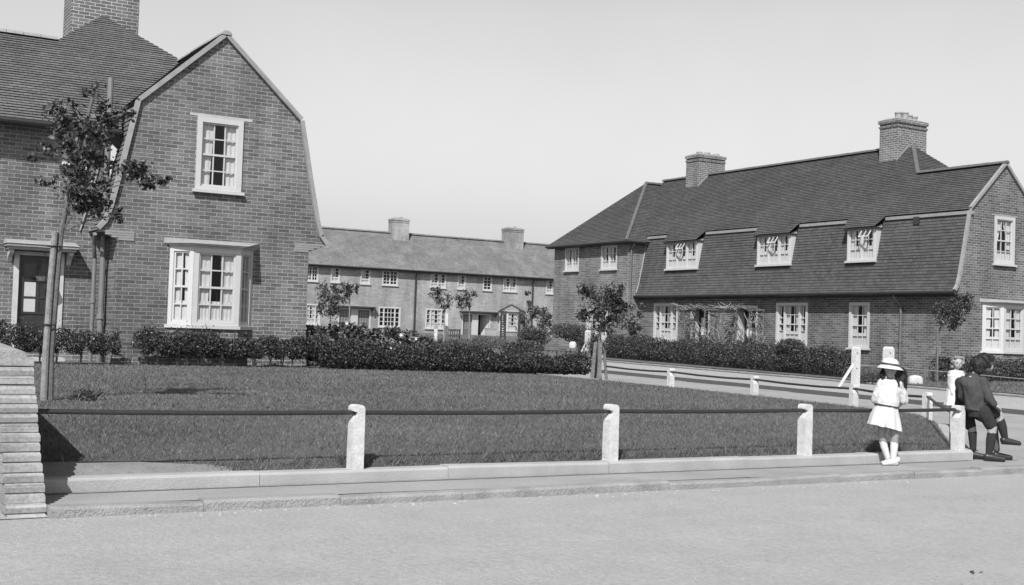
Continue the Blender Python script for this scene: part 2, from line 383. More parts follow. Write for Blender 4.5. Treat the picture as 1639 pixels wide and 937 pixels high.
def chimney(parent, x0, x1, y0, y1, zb, zt, pots, mat='brick_chimney'):
    mb = MB(); mb.box((x0, y0, zb), (x1, y1, zt-.30)); c = mb.build('chimney', mat, parent)
    k = MB()
    k.box((x0-.03, y0-.03, zt-.298), (x1+.03, y1+.03, zt-.235)); k.box((x0+.002, y0+.002, zt-.235), (x1-.002, y1-.002, zt-.15))
    k.box((x0-.045, y0-.045, zt-.15), (x1+.045, y1+.045, zt-.03)); k.build('chimney_cap', mat, c)
    f = MB(); g = .16
    f.box8([(x0-.03, y0-.03, zt-.03), (x1+.03, y0-.03, zt-.03), (x1+.03, y1+.03, zt-.03), (x0-.03, y1+.03, zt-.03),
            (x0+g, y0+g, zt+.06), (x1-g, y0+g, zt+.06), (x1-g, y1-g, zt+.06), (x0+g, y1-g, zt+.06)]); f.build('flaunching', 'flashing', c)
    for (fx, fy, hh) in pots:
        p = MB(); X, Y = x0+(x1-x0)*fx, y0+(y1-y0)*fy
        p.tube([(X, Y, zt), (X, Y, zt+hh-.05), (X, Y, zt+hh-.048), (X, Y, zt+hh)], [.12, .115, .135, .135], 12); p.build('chimney_pot', 'flashing', c, True)
    return c

GX, GY = 7.357, 23.7
LH = root('corner_house', (GX, 24.5, .45), 'near brick house at the left with a gambrel gable end, canted bay and big chimney', 'house')
F = frame((GX, GY, 0), (1, 0, 0), (0, -1, 0))
BX0, BX1, BP, BC = 6.45-GX, 8.09-GX, .36, .36            # canted bay
mb = MB()
wall(mb, F, gable_outline(1.908, .2), [(6.87-GX, 3.885, 7.79-GX, 5.305), (BX0+.04, 1.24, BX1-.04, 2.74)])
WALL_L = mb.build('gable_wall', 'brick_near', LH)
# corbel tiles at the gable feet
for sd in (-1, 1):
    m = MB()
    for k in range(4):
        x0, x1 = 1.60+.0*k, 1.90+.118*k
        a, b = sorted((sd*x0, sd*x1)); m.obox(F, a, b, 2.795+.045*k, 2.835+.045*k, -.06, .012+.003*k)
    m.build('corbel', 'lintel', WALL_L)
m = MB(); m.obox(F, 6.72-GX, 7.97-GX, 5.31, 5.365, -.05, .008); m.build('tile_lintel', 'mortar', WALL_L)
m = MB()
m.obox(F, -1.908-.03, 1.908+.03, .2, .62, -.2, .035); m.build('plinth', 'brick_wing', WALL_L)
mb = MB(); Fl = frame((GX-1.908, 30, 0), (0, -1, 0), (-1, 0, 0)); wall(mb, Fl, [(5.4-.001, .2), (6.3, .2), (6.3, 3.0), (5.4, 3.0)])
Fr = frame((GX+1.908, GY, 0), (0, 1, 0), (1, 0, 0)); wall(mb, Fr, [(0, .2), (12.3, .2), (12.3, 3.05), (0, 3.05)])
Fb = frame((GX+1.908, 36, 0), (-1, 0, 0), (0, 1, 0)); wall(mb, Fb, [(0, .2), (5.5, .2), (5.5, 5), (0, 5)])
mb.build('side_wall', 'brick_near', LH)
# left range, set back
LY = 24.6; DX0, DX1 = 3.80, 4.66
Fw = frame((0, LY, 0), (1, 0, 0), (0, -1, 0))
w0 = onY(101, 212, LY); w1 = onY(135, 268, LY)
mb = MB(); wall(mb, Fw, [(-7, .2), (5.45, .2), (5.45, 5.15), (-7, 5.15)], [(DX0, .55, DX1, 2.52), (w0.x, w1.z, w1.x, 4.86), (-2.6, 3.75, -1.4, 4.86), (-2.2, 1.2, -.6, 2.6)])
mb.build('front_wall', 'brick_near', LH)
m = MB(); m.obox(Fw, -7, 5.44, .2, .62, -.2, .035); m.build('plinth', 'brick_wing', LH)
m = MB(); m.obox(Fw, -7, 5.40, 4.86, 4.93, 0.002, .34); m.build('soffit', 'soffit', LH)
m = MB(); m.tube([(-7, LY-.40, 4.90), (5.55, LY-.40, 4.90)], .055, 8); m.build('gutter', 'dark_paint', LH, True)
# roofs
rf = MB(); th = math.atan(.79); cu, su = math.cos(th), math.sin(th); E0 = LY-.40
def TY(Y): return (Y-E0)/cu
P = slopeP((0, E0, 4.90), (1, 0, 0), (0, cu, su))
HT = (5.95, 28.2)
courses(rf, P, [(-7, 0), (5.55, 0), (5.72, TY(24.95)), (7.40, TY(26.85)), (HT[0], TY(HT[1])), (4.84, TY(27.02)), (-7, TY(27.0))])
rz = 4.90+.79*(27.0-E0); az = 4.90+.79*(HT[1]-E0)
rf.build('front_roof', 'tile_near', LH)
r2 = MB()
r2.face([(-7, 27, rz), (5.2, 27, rz), (5.2, 30.2, rz-2.4), (-7, 30.2, rz-2.4)][::-1])
r2.face([(4.84, 27, rz), (HT[0], HT[1], az), (HT[0], 36, az), (3.0, 36, 5.4), (3.0, 27, 5.4)][::-1])
k = 1.6; r2.face([(GX+k, 23.62, 5.47), (GX+k, 36, 5.47), (HT[0], 36, az), (HT[0], HT[1], az), (GX, 26.85, 6.98), (GX, 23.62, 6.98)])
r2.build('rear_roof', 'tile_near', LH)
g = MB(); sl = (APZ+.03-5.47)/1.6; nrm = math.hypot(1, sl)
P = slopeP((GX-1.63, GY-.07, 5.45), (0, 1, 0), (1/nrm, 0, sl/nrm)); TL = 1.64*nrm
courses(g, P, [(0, 0), (1.32, 0), (3.25, TL), (0, TL)]); g.build('gable_roof', 'tile_near', LH)
g = MB(); sweep(g, PROF, (0, 1, 0), (-1, 0, 0), (GX, GY-.07, 0), 0, .98)
g.build('lower_roof', 'tile_near', LH); g = MB(); sweep(g, PROF, (0, 1, 0), (1, 0, 0), (GX, GY-.07, 0), 0, 12.3); g.build('lower_roof', 'tile_near', LH)
g = MB()                                                     # close the underside of the bell-cast feet
for sd in (-1, 1):
    L0 = .97 if sd < 0 else 12.2
    g.box8([(GX+sd*1.91, GY+.01, 2.86), (GX+sd*2.24, GY+.01, 2.93), (GX+sd*2.24, GY+L0, 2.93), (GX+sd*1.91, GY+L0, 2.86),
            (GX+sd*1.91, GY+.01, 2.90), (GX+sd*2.24, GY+.01, 2.955), (GX+sd*2.24, GY+L0, 2.955), (GX+sd*1.91, GY+L0, 2.90)])
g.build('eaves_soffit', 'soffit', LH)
g = MB(); verge(g, F, -1); verge(g, F, 1); g.build('verge', 'flashing', LH)
def ridge(parent, a, b, r=.09, mat='tile_near', name='ridge_tiles'):
    a, b = V(a), V(b); n = max(1, int((b-a).length/.33)); mb = MB(); d = (b-a).normalized(); sd = d.cross(Z).normalized(); up = sd.cross(d)
    for i in range(n):
        p, q = a.lerp(b, i/n), a.lerp(b, (i+.97)/n); rr = r*random.uniform(.95, 1.08); ra, rb = [], []
        for k in range(7):
            t = math.pi*k/6; o = sd*math.cos(t)*rr*1.25+up*(math.sin(t)*rr-.02); ra.append(p+o); rb.append(q+o)
        for k in range(6): mb.face([ra[k], rb[k], rb[k+1], ra[k+1]][::-1])
        mb.face(ra); mb.face(rb[::-1])
    return mb.build(name, mat, parent)
ridge(LH, (-7, 27, rz), (4.8, 27, rz), mat='flashing'); ridge(LH, (GX, GY-.09, APZ+.06), (GX, 26.8, APZ+.06), mat='flashing')
f = MB(); f.tube([onY(174, 205, LY-.02), onY(164, 243, LY-.02), onY(150, 300, LY-.02), onY(128, 370, LY-.02)], .016, 6); f.build('mortar_fillet', 'flashing', LH)
chimney(LH, 5.36, 6.85, 28.65, 29.5, 6.6, 9.6, ((.2, .5, .3), (.5, .5, .3), (.8, .5, .3)))
# stepped flashing at the chimney's foot
f = MB()
for k in range(9):
    t = k/9; x = 5.34; 
    f.box((4.95+.115*k, 28.60, 7.10+.095*k), (5.07+.115*k, 28.635, 7.165+.095*k))
f.build('stepped_flashing', 'flashing', LH)
# windows
window(LH, frame((6.87, GY, 3.885), (1, 0, 0), (0, -1, 0)), .92, 1.42, ((1, 3, 4),), arch=.10, cur='sides', net=0)
window(LH, frame((w0.x, LY, w1.z), (1, 0, 0), (0, -1, 0)), w1.x-w0.x, 4.86-w1.z, ((1, 2, 3),), cur='sides', net=0, meet=False)
window(LH, frame((-2.6, LY, 3.75), (1, 0, 0), (0, -1, 0)), 1.2, 1.11, ((1, 2, 3), (1, 2, 3)), cur='sides', net=0, meet=False)
window(LH, frame((-2.2, LY, 1.2), (1, 0, 0), (0, -1, 0)), 1.6, 1.4, ((.6, 2, 4), (1, 3, 4), (.6, 2, 4)), cur='sides')

def bay(parent, GX0, GYf, x0, x1, p, c, z0, z1, brickmat, zb=.2):
    """three-light canted bay on a brick base under a pale moulded flat hood"""
    A, B, C_, D = V((x0, GYf, 0)), V((x0+c, GYf-p, 0)), V((x1-c, GYf-p, 0)), V((x1, GYf, 0))
    b = MB(); b.prism([A+Z*zb, B+Z*zb, C_+Z*zb, D+Z*zb], (0, 0, z0-.06-zb)); base = b.build('bay_base', brickmat, parent)
    s = MB(); o = .05; s.prism([A+V((-o*1.2, 0, z0-.06)), B+V((-o*.5, -o, z0-.06)), C_+V((o*.5, -o, z0-.06)), D+V((o*1.2, 0, z0-.06))], (0, 0, .058)); 
    s.build('bay_sill', 'white_paint', base)
    for (a, q, ln, lights, cur) in ((A, B, 0, ((1, 2, 4),), 'sides'), (B, C_, 1, ((1, 3, 4),), 'sides'), (C_, D, 2, ((1, 2, 4),), 'sides')):
        u = (q-a).normalized(); n = u.cross(Z); w = (q-a).length
        window(parent, frame(a+Z*z0, u, n), w, z1-z0, lights, arch=.10 if ln == 1 else .085, sill=0, cur=cur, net=.30, proud=.012, name='bay_window', deep=.3, bar=.024)
    t = MB(); o = .03; t.prism([A+V((-o, 0, z1)), B+V((-o*.5, -o, z1)), C_+V((o*.5, -o, z1)), D+V((o, 0, z1))], (0, 0, .035))
    t.prism([A+V((-.09, 0, z1+.035)), B+V((-.06, -.10, z1+.035)), C_+V((.06, -.10, z1+.035)), D+V((.09, 0, z1+.035))], (0, 0, .03)); t.build('bay_cornice', 'white_worn', parent)
    h = MB(); a = [A+V((-.13, 0, z1+.065)), B+V((-.09, -.14, z1+.065)), C_+V((.09, -.14, z1+.065)), D+V((.13, 0, z1+.065))]
    e = [A+V((-.13, 0, z1+.17)), B+V((.1, .12, z1+.15)), C_+V((-.1, .12, z1+.15)), D+V((.13, 0, z1+.17))]
    h.face([a[3], a[2], a[1], a[0]]); h.face(e)
    for k in range(3): h.face([a[k], a[k+1], e[k+1], e[k]])
    h.build('bay_hood', 'hood_grey', parent)
bay(LH, GX, GY, 6.45, 8.09, BP, BC, 1.24, 2.735, 'brick_near')

# front door with flat hood on brackets
df = MB(); Fd = frame((DX0, LY, .55), (1, 0, 0), (0, -1, 0)); W, H = DX1-DX0, 1.97
df.obox(Fd, -.02, .075, 0, H, -.12, .03); df.obox(Fd, W-.075, W+.02, 0, H, -.12, .03); df.obox(Fd, .075, W-.075, H-.07, H, -.12, .027)
dfo = df.build('door_frame', 'white_worn', LH)
d = MB(); d.obox(Fd, .075, W-.075, 0, H-.07, -.11, -.06)
for (a, b, c, e) in ((.16, .12, .38, .62), (.48, .12, .70, .62)): d.obox(Fd, a, c, b, e, -.06, -.05)
for x in (.15, .425, .69): d.obox(Fd, x, x+.03, .80, 1.78, -.06, -.04)
for z in (.80, 1.10, 1.42, 1.75): d.obox(Fd, .18, .69, z, z+.03, -.06, -.042)
do = d.build('door', 'dark_paint', LH)
p = MB(); p.face([Fd(.18, .83, -.052), Fd(.42, .83, -.052), Fd(.42, 1.75, -.052), Fd(.18, 1.75, -.052)])
p.face([Fd(.45, .83, -.052), Fd(.69, .83, -.052), Fd(.69, 1.75, -.052), Fd(.45, 1.75, -.052)]); p.build('door_glass', 'glass', do)
p = MB(); p.face([Fd(.19, .84, -.0565), Fd(.40, .84, -.0565), Fd(.40, 1.40, -.0565), Fd(.19, 1.40, -.0565)]); p.build('door_curtain', 'net_curtain', do)
p = MB(); p.tube([Fd(.73, .98, -.06), Fd(.73, .98, .0)], .02, 8); p.obox(Fd, .715, .745, .9, 1.05, -.06, -.055); p.build('door_handle', 'off_white', do)
h = MB(); h.obox(Fd, -.17, W+.17, H+.02, H+.075, .002, .34); h.obox(Fd, -.20, W+.20, H+.076, H+.125, .002, .38)
h.box8([Fd(-.22, H+.126, .40), Fd(W+.22, H+.126, .40), Fd(W+.22, H+.126, .002), Fd(-.22, H+.126, .002), Fd(-.2, H+.15, .37), Fd(W+.2, H+.15, .37), Fd(W+.2, H+.22, .002), Fd(-.2, H+.22, .002)])
ho = h.build('door_hood', 'hood_grey', LH)
for x in (-.14, W+.06):
    k = MB(); k.prism([Fd(x, H-.22, .002), Fd(x, H+.018, .002), Fd(x, H+.018, .26), Fd(x, H-.04, .26), Fd(x, H-.12, .08)], (.08, 0, 0)); k.build('hood_bracket', 'white_paint', ho)
st = MB(); st.obox(Fd, -.15, W+.15, -.30, -.14, 0, .62); st.obox(Fd, -.05, W+.05, -.139, -.01, 0, .34); st.build('doorstep', 'stone', LH)
# pipes in the angle beside the gable
def pipe(parent, pts, r, name, mat='pipe_paint', collars=()):
    m = MB(); m.tube(pts, r, 10); o = m.build(name, mat, parent, True)
    for c in collars:
        k = MB(); k.tube([(pts[0][0], pts[0][1], c), (pts[0][0], pts[0][1], c+.09)], r*1.4, 10); k.build('pipe_collar', mat, o, True)
    return o
pipe(LH, [(5.335, 24.32, .3), (5.335, 24.32, 5.95)], .055, 'soil_pipe', collars=(1.3, 3.8, 5.0))
pipe(LH, [(5.19, 24.36, .3), (5.19, 24.36, 2.45), (5.13, 24.2, 2.72), (5.10, 24.0, 2.9)], .04, 'rainwater_pipe', collars=(1.6,))
# hanging basket
hb = root('hanging_basket', (0, 0, 0), 'hanging basket of trailing plants under the door hood of the near left house', 'hanging basket')
BC0 = V((4.28, LY-.24, 2.06))
m = MB(); rings = [[BC0+V((math.cos(a)*r, math.sin(a)*r, z)) for a in [2*math.pi*k/12 for k in range(12)]] for r, z in ((.03, -.14), (.11, -.09), (.15, 0))]
m.loft(rings); m.build('basket', 'old_wood', hb, True)
m = MB(); m.tube([BC0+Z*.0, BC0+Z*.48], .006, 5)
for k in range(3): m.tube([BC0+V((.15*math.cos(2.1*k), .15*math.sin(2.1*k), 0)), BC0+Z*.3], .005, 4)
m.build('chain', 'rail_iron', hb)
# ================================================================== RIGHT-HAND COTTAGE ROW
XC, XY = 32.03, 24.6; XF, XW = 29.86, 30.2; FARY = 40.45
RH = root('cottage_row', (31, 32, .4), 'long brick cottage row at the right with tiled gambrel front and three dormers', 'house')
Fg = frame((XC, XY, 0), (1, 0, 0), (0, -1, 0))
PROFS = PROF
PROF = [(a*(XC-XF)/2.246, b) for a, b in PROFS]
def gout(wh, zb, zfoot=2.80):
    return [(-wh, zb), (wh, zb), (wh, zfoot), (wh+.12, zfoot+.05)] + [(PROF[0][0], 2.955)] + PROF[1:] + [(0, APZ)] + [(-a, b) for a, b in PROF[1:]][::-1] + [(-PROF[0][0], 2.955), (-wh-.12, zfoot+.05), (-wh, zfoot)]
mb = MB(); b0, b1 = 31.13-XC, 33.0-XC
wall(mb, Fg, gout(XC-XW, .15), [(31.59-XC, 3.885, 32.53-XC, 5.335), (b0+.04, 1.22, b1-.04, 2.64)])
gw = mb.build('gable_wall', 'brick_far', RH)
m = MB(); m.obox(Fg, 31.45-XC, 32.67-XC, 5.34, 5.40, -.05, .008); m.build('tile_lintel', 'lintel', gw)
g = MB(); verge(g, Fg, -1); verge(g, Fg, 1); g.build('verge', 'flashing', RH)
window(RH, frame((31.59, XY, 3.885), (1, 0, 0), (0, -1, 0)), .94, 1.45, ((1, 3, 4),), arch=.10, cur='cross', net=.25)
bay(RH, XC, XY, 31.13, 33.0, .40, .46, 1.22, 2.63, 'brick_far', zb=.15)
# long front: u runs towards the street
Fm = lambda s, z, d=0.: V((XW-d, s, z))                       # s = world Y here
def Wf(y0, z0): return frame((XW, y0, z0), (0, -1, 0), (-1, 0, 0))
Fh = frame((XW, FARY, 0), (0, -1, 0), (-1, 0, 0))
ops = dict(w1=(39.52, 38.0, 1.19, 2.66), d1=(37.2, 36.1, .42, 2.555), d2=(34.6, 33.45, .42, 2.555), w2=(32.48, 30.95, 1.19, 2.66), w3=(29.05, 28.17, 1.18, 2.66))
mb = MB(); wall(mb, Fh, [(0, .15), (FARY-XY, .15), (FARY-XY, 2.95), (0, 2.95)], [(FARY-a, c, FARY-b, d) for a, b, c, d in ops.values()])
mb.build('front_wall', 'brick_far', RH)
mb = MB(); Fb = frame((XC+1.83, XY, 0), (0, 1, 0), (1, 0, 0)); wall(mb, Fb, [(0, .15), (18, .15), (18, 3.0), (0, 3.0)]); mb.build('rear_wall', 'brick_far', RH)
for k, (a, b, c, d) in ops.items():
    if k[0] == 'w': window(RH, Wf(a, c), a-b, d-c, ((.42, 1, 3), (1, 3, 4), (.42, 1, 3)) if k != 'w3' else ((1, 3, 4),), arch=.09, cur='sides', net=.32)
    else:
        Fd = Wf(a, c); W, H = a-b, d-c
        m = MB(); dp = -.42
        m.obox(Fd, 0, .05, 0, H, dp, .025); m.obox(Fd, W-.05, W, 0, H, dp, .025); m.obox(Fd, .05, W-.05, H-.08, H, dp, .022)
        fo = m.build('door_frame', 'white_paint', RH)
        m = MB(); m.obox(Fd, .05, W-.05, 0, H-.08, dp, dp+.05)
        for z in (1.0, 1.35, 1.7): m.obox(Fd, .15, W-.15, z, z+.035, dp+.05, dp+.062)
        do = m.build('door', 'dark_paint', RH)
        m = MB(); m.face([Fd(.18, .98, dp+.056), Fd(.45, .98, dp+.056), Fd(.45, 1.72, dp+.056), Fd(.18, 1.72, dp+.056)]); m.build('door_glass', 'net_curtain', do)
        m = MB(); m.tube([Fd(W-.16, .98, dp+.05), Fd(W-.16, .98, dp+.10)], .025, 8); m.build('door_handle', 'off_white', do)
        m = MB(); m.obox(Fd, -.1, W+.1, -.14, 0, dp, .35); m.build('doorstep', 'stone', RH)
# lower tiled slope, broken by dormers
DORM = [(38.75, 36.88), (33.49, 31.84), (29.15, 27.98)]
g = MB(); 
def low(s0, s1, prof=PROF): sweep(g, prof, (0, 1, 0), (-1, 0, 0), (XC, 0, 0), s0, s1)
edges = [XY-.07]
SILL = 4.02
pl = [p for p in PROF if p[1] < SILL]; 
def prof_at(z):
    for i in range(len(PROF)-1):
        (a, b), (c, d) = PROF[i], PROF[i+1]
        if b <= z <= d: return a+(c-a)*(z-b)/(d-b)
    return PROF[-1][0]
PB = pl+[(prof_at(SILL), SILL)]; PT = [(prof_at(SILL), SILL)]+[p for p in PROF if p[1] > SILL]
low(XY-.07, FARY, PB)
cuts = [XY-.07]
for a, b in DORM[::-1]: cuts += [b, a]
cuts.append(FARY)
for i in range(0, len(cuts), 2): low(cuts[i], cuts[i+1], PT)
g.build('lower_roof', 'tile_far', RH)
g = MB(); g.box8([(XF+.03, XY+.01, 2.90), (XF+.03, FARY-.01, 2.90), (XW-.002, FARY-.01, 2.84), (XW-.002, XY+.01, 2.84), (XF+.03, XY+.01, 2.955), (XF+.03, FARY-.01, 2.955), (XW-.002, FARY-.01, 2.91), (XW-.002, XY+.01, 2.91)][::-1])
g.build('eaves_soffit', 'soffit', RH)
g = MB(); g.tube([(XF-.02, XY-.05, 2.93), (XF-.02, FARY-.02, 2.93)], .05, 8); g.build('gutter', 'dark_paint', RH, True)
# upper slope
KX = XC-PROF[-1][0]; SU = .93; nrm = math.hypot(1, SU); EX = KX-.10; EZ = 5.45-.02
P = slopeP((EX, 0, EZ), (0, 1, 0), (1/nrm, 0, SU/nrm))
def TX(X): return (X-EX)*nrm
RX = 33.32; rz = EZ+SU*(RX-EX); gz = EZ+SU*(XC-EX)
g = MB(); courses(g, P, [(XY-.07, 0), (40.5, 0), (43.2, TX(33.09)), (43.2, TX(RX)), (29.3, TX(RX)), (27.95, TX(XC)+.02), (XY-.07, TX(XC))])
for a, b in DORM: courses(g, P, [(b-.10, -.50), (a+.10, -.50), (a+.22, 0), (b-.22, 0)])
g.build('upper_roof', 'tile_far', RH)
g = MB(); g.face([(XC, 27.95, gz), (2*XC-XC+1.29, 27.95, gz-1.2), (RX+2.9, 27.4, 5.5), (RX, 29.3, rz)])
P2 = slopeP((XC, 27.95, gz), (1, 0, 0), (0, .72, .69))
g2 = MB(); hh = math.hypot(29.3-27.95, rz-gz); u2 = V((0, 29.3-27.95, rz-gz)).normalized(); P2 = slopeP((0, 27.95, gz), (1, 0, 0), u2)
courses(g2, P2, [(XC, 0), (34.7, 0), (RX+.02, hh), (RX-.02, hh)]); g2.build('hip_roof', 'tile_far', RH)
g.face([(RX, 29.3, rz), (RX, 43.2, rz), (36.2, 43.2, rz-2.7), (36.2, 27.4, rz-2.7)][::-1])
g.face([(XC, XY-.07, gz), (XC, 28, gz), (XC+1.6, 28, 5.47), (XC+1.6, XY-.07, 5.47)][::-1])
g.build('rear_roof', 'tile_far', RH)
g = MB(); sweep(g, PROF, (0, 1, 0), (1, 0, 0), (XC, 0, 0), XY-.07, 40); g.build('rear_lower_roof', 'tile_far', RH)
ridge(RH, (RX, 30.3, rz+.03), (RX, 43.2, rz+.03), mat='ridge_grey'); ridge(RH, (XC, XY-.09, gz+.03), (XC, 27.9, gz+.03), mat='ridge_grey')
ridge(RH, (XC, 27.95, gz+.03), (RX, 29.3, rz+.03), r=.06, mat='ridge_grey')
# pale fascia under the upper eaves, between the dormers
g = MB(); c = [XY-.06]
for a, b in DORM[::-1]: c += [b-.18, a+.18]
c.append(40.4)
for i in range(0, len(c), 2): g = MB(); g.box((EX+.005, c[i], EZ-.135), (KX+.12, c[i+1], EZ-.035)); g.build('fascia', 'fascia_paint', RH)
# dormers
for a, b in DORM:
    dx = XC-prof_at(SILL)-.05; W = a-b; H = 1.06
    Fd = frame((dx, a, SILL), (0, -1, 0), (-1, 0, 0))
    li = ((1, 2, 3), (1, 2, 3), (1, 2, 3)) if W > 1.4 else ((1, 2, 3), (1, 2, 3))
    wo = window(RH, Fd, W, H, li, arch=.06, sill=.07, cur='sides', net=.45, meet=False, name='dormer_window', deep=.5)
    for s in (0, W):
        k = MB(); x0 = dx; t = [(x0, SILL), (XC-prof_at(SILL)+.0, SILL), (XC-prof_at(5.2)+.02, 5.2), (x0, 5.08)]
        s0, s1 = (a+.002, a+.04) if s == 0 else (b-.04, b-.002)
        pts = [V((p[0], s0, p[1])) for p in t]; k.prism(pts, (0, s1-s0, 0)); k.build('dormer_cheek', 'white_paint', wo)
    k = MB(); k.box((EX-.36, b-.09, EZ-.40), (KX+.05, a+.09, EZ-.355)); k.build('dormer_soffit', 'dark_paint', wo)
    # one small top light pushed open
    k = MB(); Fo = frame((dx-.03, a-W*(.42 if W > 1.4 else .55), SILL+H-.06), (0, -1, 0), (-1, 0, 0))
    w = .42; c0, s0 = math.cos(.6), math.sin(.6)
    def Q(s, t, d): return Fo(s, -t*c0, t*s0+d)
    for (p, q, r, t) in ((0, w, 0, .04), (0, w, .27, .31), (0, .035, .04, .27), (w-.035, w, .04, .27), (w/2-.012, w/2+.012, .04, .27)):
        k.box8([Q(p, t, .03), Q(q, t, .03), Q(q, t, 0), Q(p, t, 0), Q(p, r, .03), Q(q, r, .03), Q(q, r, 0), Q(p, r, 0)])
    k.build('open_casement', 'white_paint', wo)
v = onX(1467, 354, XC-prof_at(5.1)-.02); k = MB(); k.box((v.x-.03, v.y-.11, v.z-.11), (v.x+.1, v.y+.11, v.z+.13)); k.build('roof_vent', 'dark_paint', RH)
chimney(RH, 32.75, 34.2, 29.5, 30.3, 6.9, 9.12, ((.2, .3, .24), (.42, .3, .27), (.62, .4, .22), (.86, .5, .22)))
chimney(RH, 32.75, 34.15, 40.1, 40.95, 6.9, 9.03, ((.2, .4, .12), (.5, .4, .13), (.85, .4, .12)))
k = MB()
for (yy, ln) in ((40.1, 1), (29.5, 1)):
    k.face([(32.70, yy-.02, EZ+SU*(32.70-EX)+.03), (33.35, yy-.02, EZ+SU*(33.35-EX)+.03), (33.35, yy-.02, EZ+SU*(33.35-EX)+.12), (32.70, yy-.02, EZ+SU*(32.70-EX)+.12)])
k.build('chimney_flashing', 'flashing', RH)
pipe(RH, [(XW-.06, 26.85, .35), (XW-.06, 26.85, 2.5), (XF+.02, 26.95, 2.86)], .042, 'rainwater_pipe', 'grey_paint', (1.4,))
# far hipped wing
WX = 29.5; WY0, WY1 = FARY, 45.95
Fv = frame((WX, WY1, 0), (0, -1, 0), (-1, 0, 0)); mb = MB()
wv = [(45.05, 44.0, 4.07, 5.06), (42.32, 41.2, 4.06, 5.05), (43.3, 41.75, 1.2, 2.35)]
wall(mb, Fv, [(0, .15), (WY1-WY0, .15), (WY1-WY0, 5.16), (0, 5.16)], [(WY1-a, c, WY1-b, d) for a, b, c, d in wv])
Fv2 = frame((WX, WY0, 0), (1, 0, 0), (0, -1, 0)); wall(mb, Fv2, [(0, .15), (7.5, .15), (7.5, 5.16), (0, 5.16)])
Fv3 = frame((37, WY1, 0), (-1, 0, 0), (0, 1, 0)); wall(mb, Fv3, [(0, .15), (7.5, .15), (7.5, 5.16), (0, 5.16)])
mb.build('wing_wall', 'brick_wing', RH)
for (a, b, c, d) in wv: window(RH, frame((WX, a, c), (0, -1, 0), (-1, 0, 0)), a-b, d-c, ((1, 2, 3), (1, 2, 3)), arch=.06, cur='sides', net=.3, meet=False)
g = MB(); e0, e1, ex, ez, rz2, ym, hx = WY0-.25, WY1+.25, WX-.3, 5.15, 8.0, 43.2, 32.35
u = V((hx-ex, 0, rz2-ez)); L = u.length; P = slopeP((ex, 0, ez), (0, 1, 0), u); courses(g, P, [(e0, 0), (e1, 0), (ym+.02, L), (ym-.02, L)])
u = V((0, ym-e0, rz2-ez)); L = u.length; P = slopeP((0, e0, ez), (1, 0, 0), u); courses(g, P, [(ex, 0), (37, 0), (37, L), (hx, L)])
u = V((0, ym-e1, rz2-ez)); L = u.length; P = slopeP((0, e1, ez), (1, 0, 0), u); courses(g, P, [(ex, 0), (37, 0), (37, L), (hx, L)])
g.build('wing_roof', 'tile_far', RH)
ridge(RH, (hx, ym, rz2+.02), (37, ym, rz2+.02), mat='ridge_grey'); ridge(RH, (ex, e0, ez+.04), (hx, ym, rz2+.02), r=.06, mat='ridge_grey')
k = MB(); k.box((ex+.03, e0+.03, ez-.09), (WX-.002, e1-.03, ez-.02)); k.box((WX-.002, e0+.03, ez-.088), (37, WY0-.002, ez-.02)); k.build('wing_soffit', 'soffit', RH)
k = MB(); k.tube([(ex-.02, e1, ez-.02), (ex-.02, e0-.02, ez-.02), (XF+.3, e0-.02, ez-.02)], .045, 8); k.build('wing_gutter', 'dark_paint', RH, True)
pipe(RH, [(WX+.12, WY0-.06, .35), (WX+.12, WY0-.06, 4.8), (WX+.12, WY0-.22, 5.05)], .042, 'downpipe', 'grey_paint')
f = MB(); f.tube([(XC-a-.03, FARY-.03, b) for a, b in PROF], .03, 6); f.build('mortar_fillet', 'flashing', RH)

# ================================================================== ROW ACROSS THE GREEN
BR = root('terrace_row', (42, 82, .95), 'pale two-storey brick terrace across the far end of the green, long plain roof', 'house')
BY = 80.; Fb = frame((0, BY, 0), (1, 0, 0), (0, -1, 0))
up = [(31.1, 32.05, 4.38, 5.46, 2), (32.95, 33.65, 4.38, 5.46, 1), (35.2, 35.95, 4.38, 5.46, 1), (36.88, 38.12, 4.38, 5.46, 2), (40.72, 42.0, 4.38, 5.46, 2), (42.95, 43.62, 4.38, 5.46, 1), (45.1, 45.88, 4.38, 5.46, 1), (46.84, 48.04, 4.38, 5.46, 2), (50.65, 51.85, 4.38, 5.46, 2)]
dn = [(30.9, 32.3, 1.4, 2.82, 3), (36.68, 38.42, 1.4, 2.84, 3), (40.42, 42.16, 1.4, 2.84, 3), (50.3, 52.0, 1.4, 2.82, 3)]
drs = [(33.6, 34.7, .95, 2.62, 'dark_paint'), (35.0, 36.1, .95, 2.62, 'dark_paint'), (43.42, 44.4, .95, 2.62, 'dark_paint'), (44.7, 45.85, .95, 2.62, 'open')]
bayx = (46.64, 48.4)
mb = MB(); wall(mb, Fb, [(24, .6), (60, .6), (60, 5.6), (24, 5.6)], [w[:1]+w[2:3]+w[1:2]+w[3:4] for w in up+dn]+[(a, c, b, d) for a, b, c, d, _ in drs]+[(bayx[0]+.04, 1.42, bayx[1]-.04, 2.8)])
Fe = frame((24, 86.5, 0), (0, -1, 0), (-1, 0, 0)); wall(mb, Fe, [(0, .6), (6.5, .6), (6.5, 5.6), (3.25, 8.4), (0, 5.6)])
Fe = frame((60, 80, 0), (0, 1, 0), (1, 0, 0)); wall(mb, Fe, [(0, .6), (6.5, .6), (6.5, 5.6), (3.25, 8.4), (0, 5.6)])
mb.build('wall', 'brick_back', BR)
for i, (a, b, c, d, n) in enumerate(up):
    window(BR, frame((a, BY, c), (1, 0, 0), (0, -1, 0)), b-a, d-c, ((1, 2, 4),)*n, arch=.09, cur='left' if i % 3 else '', net=.35, meet=False, bar=.045, deep=.5)
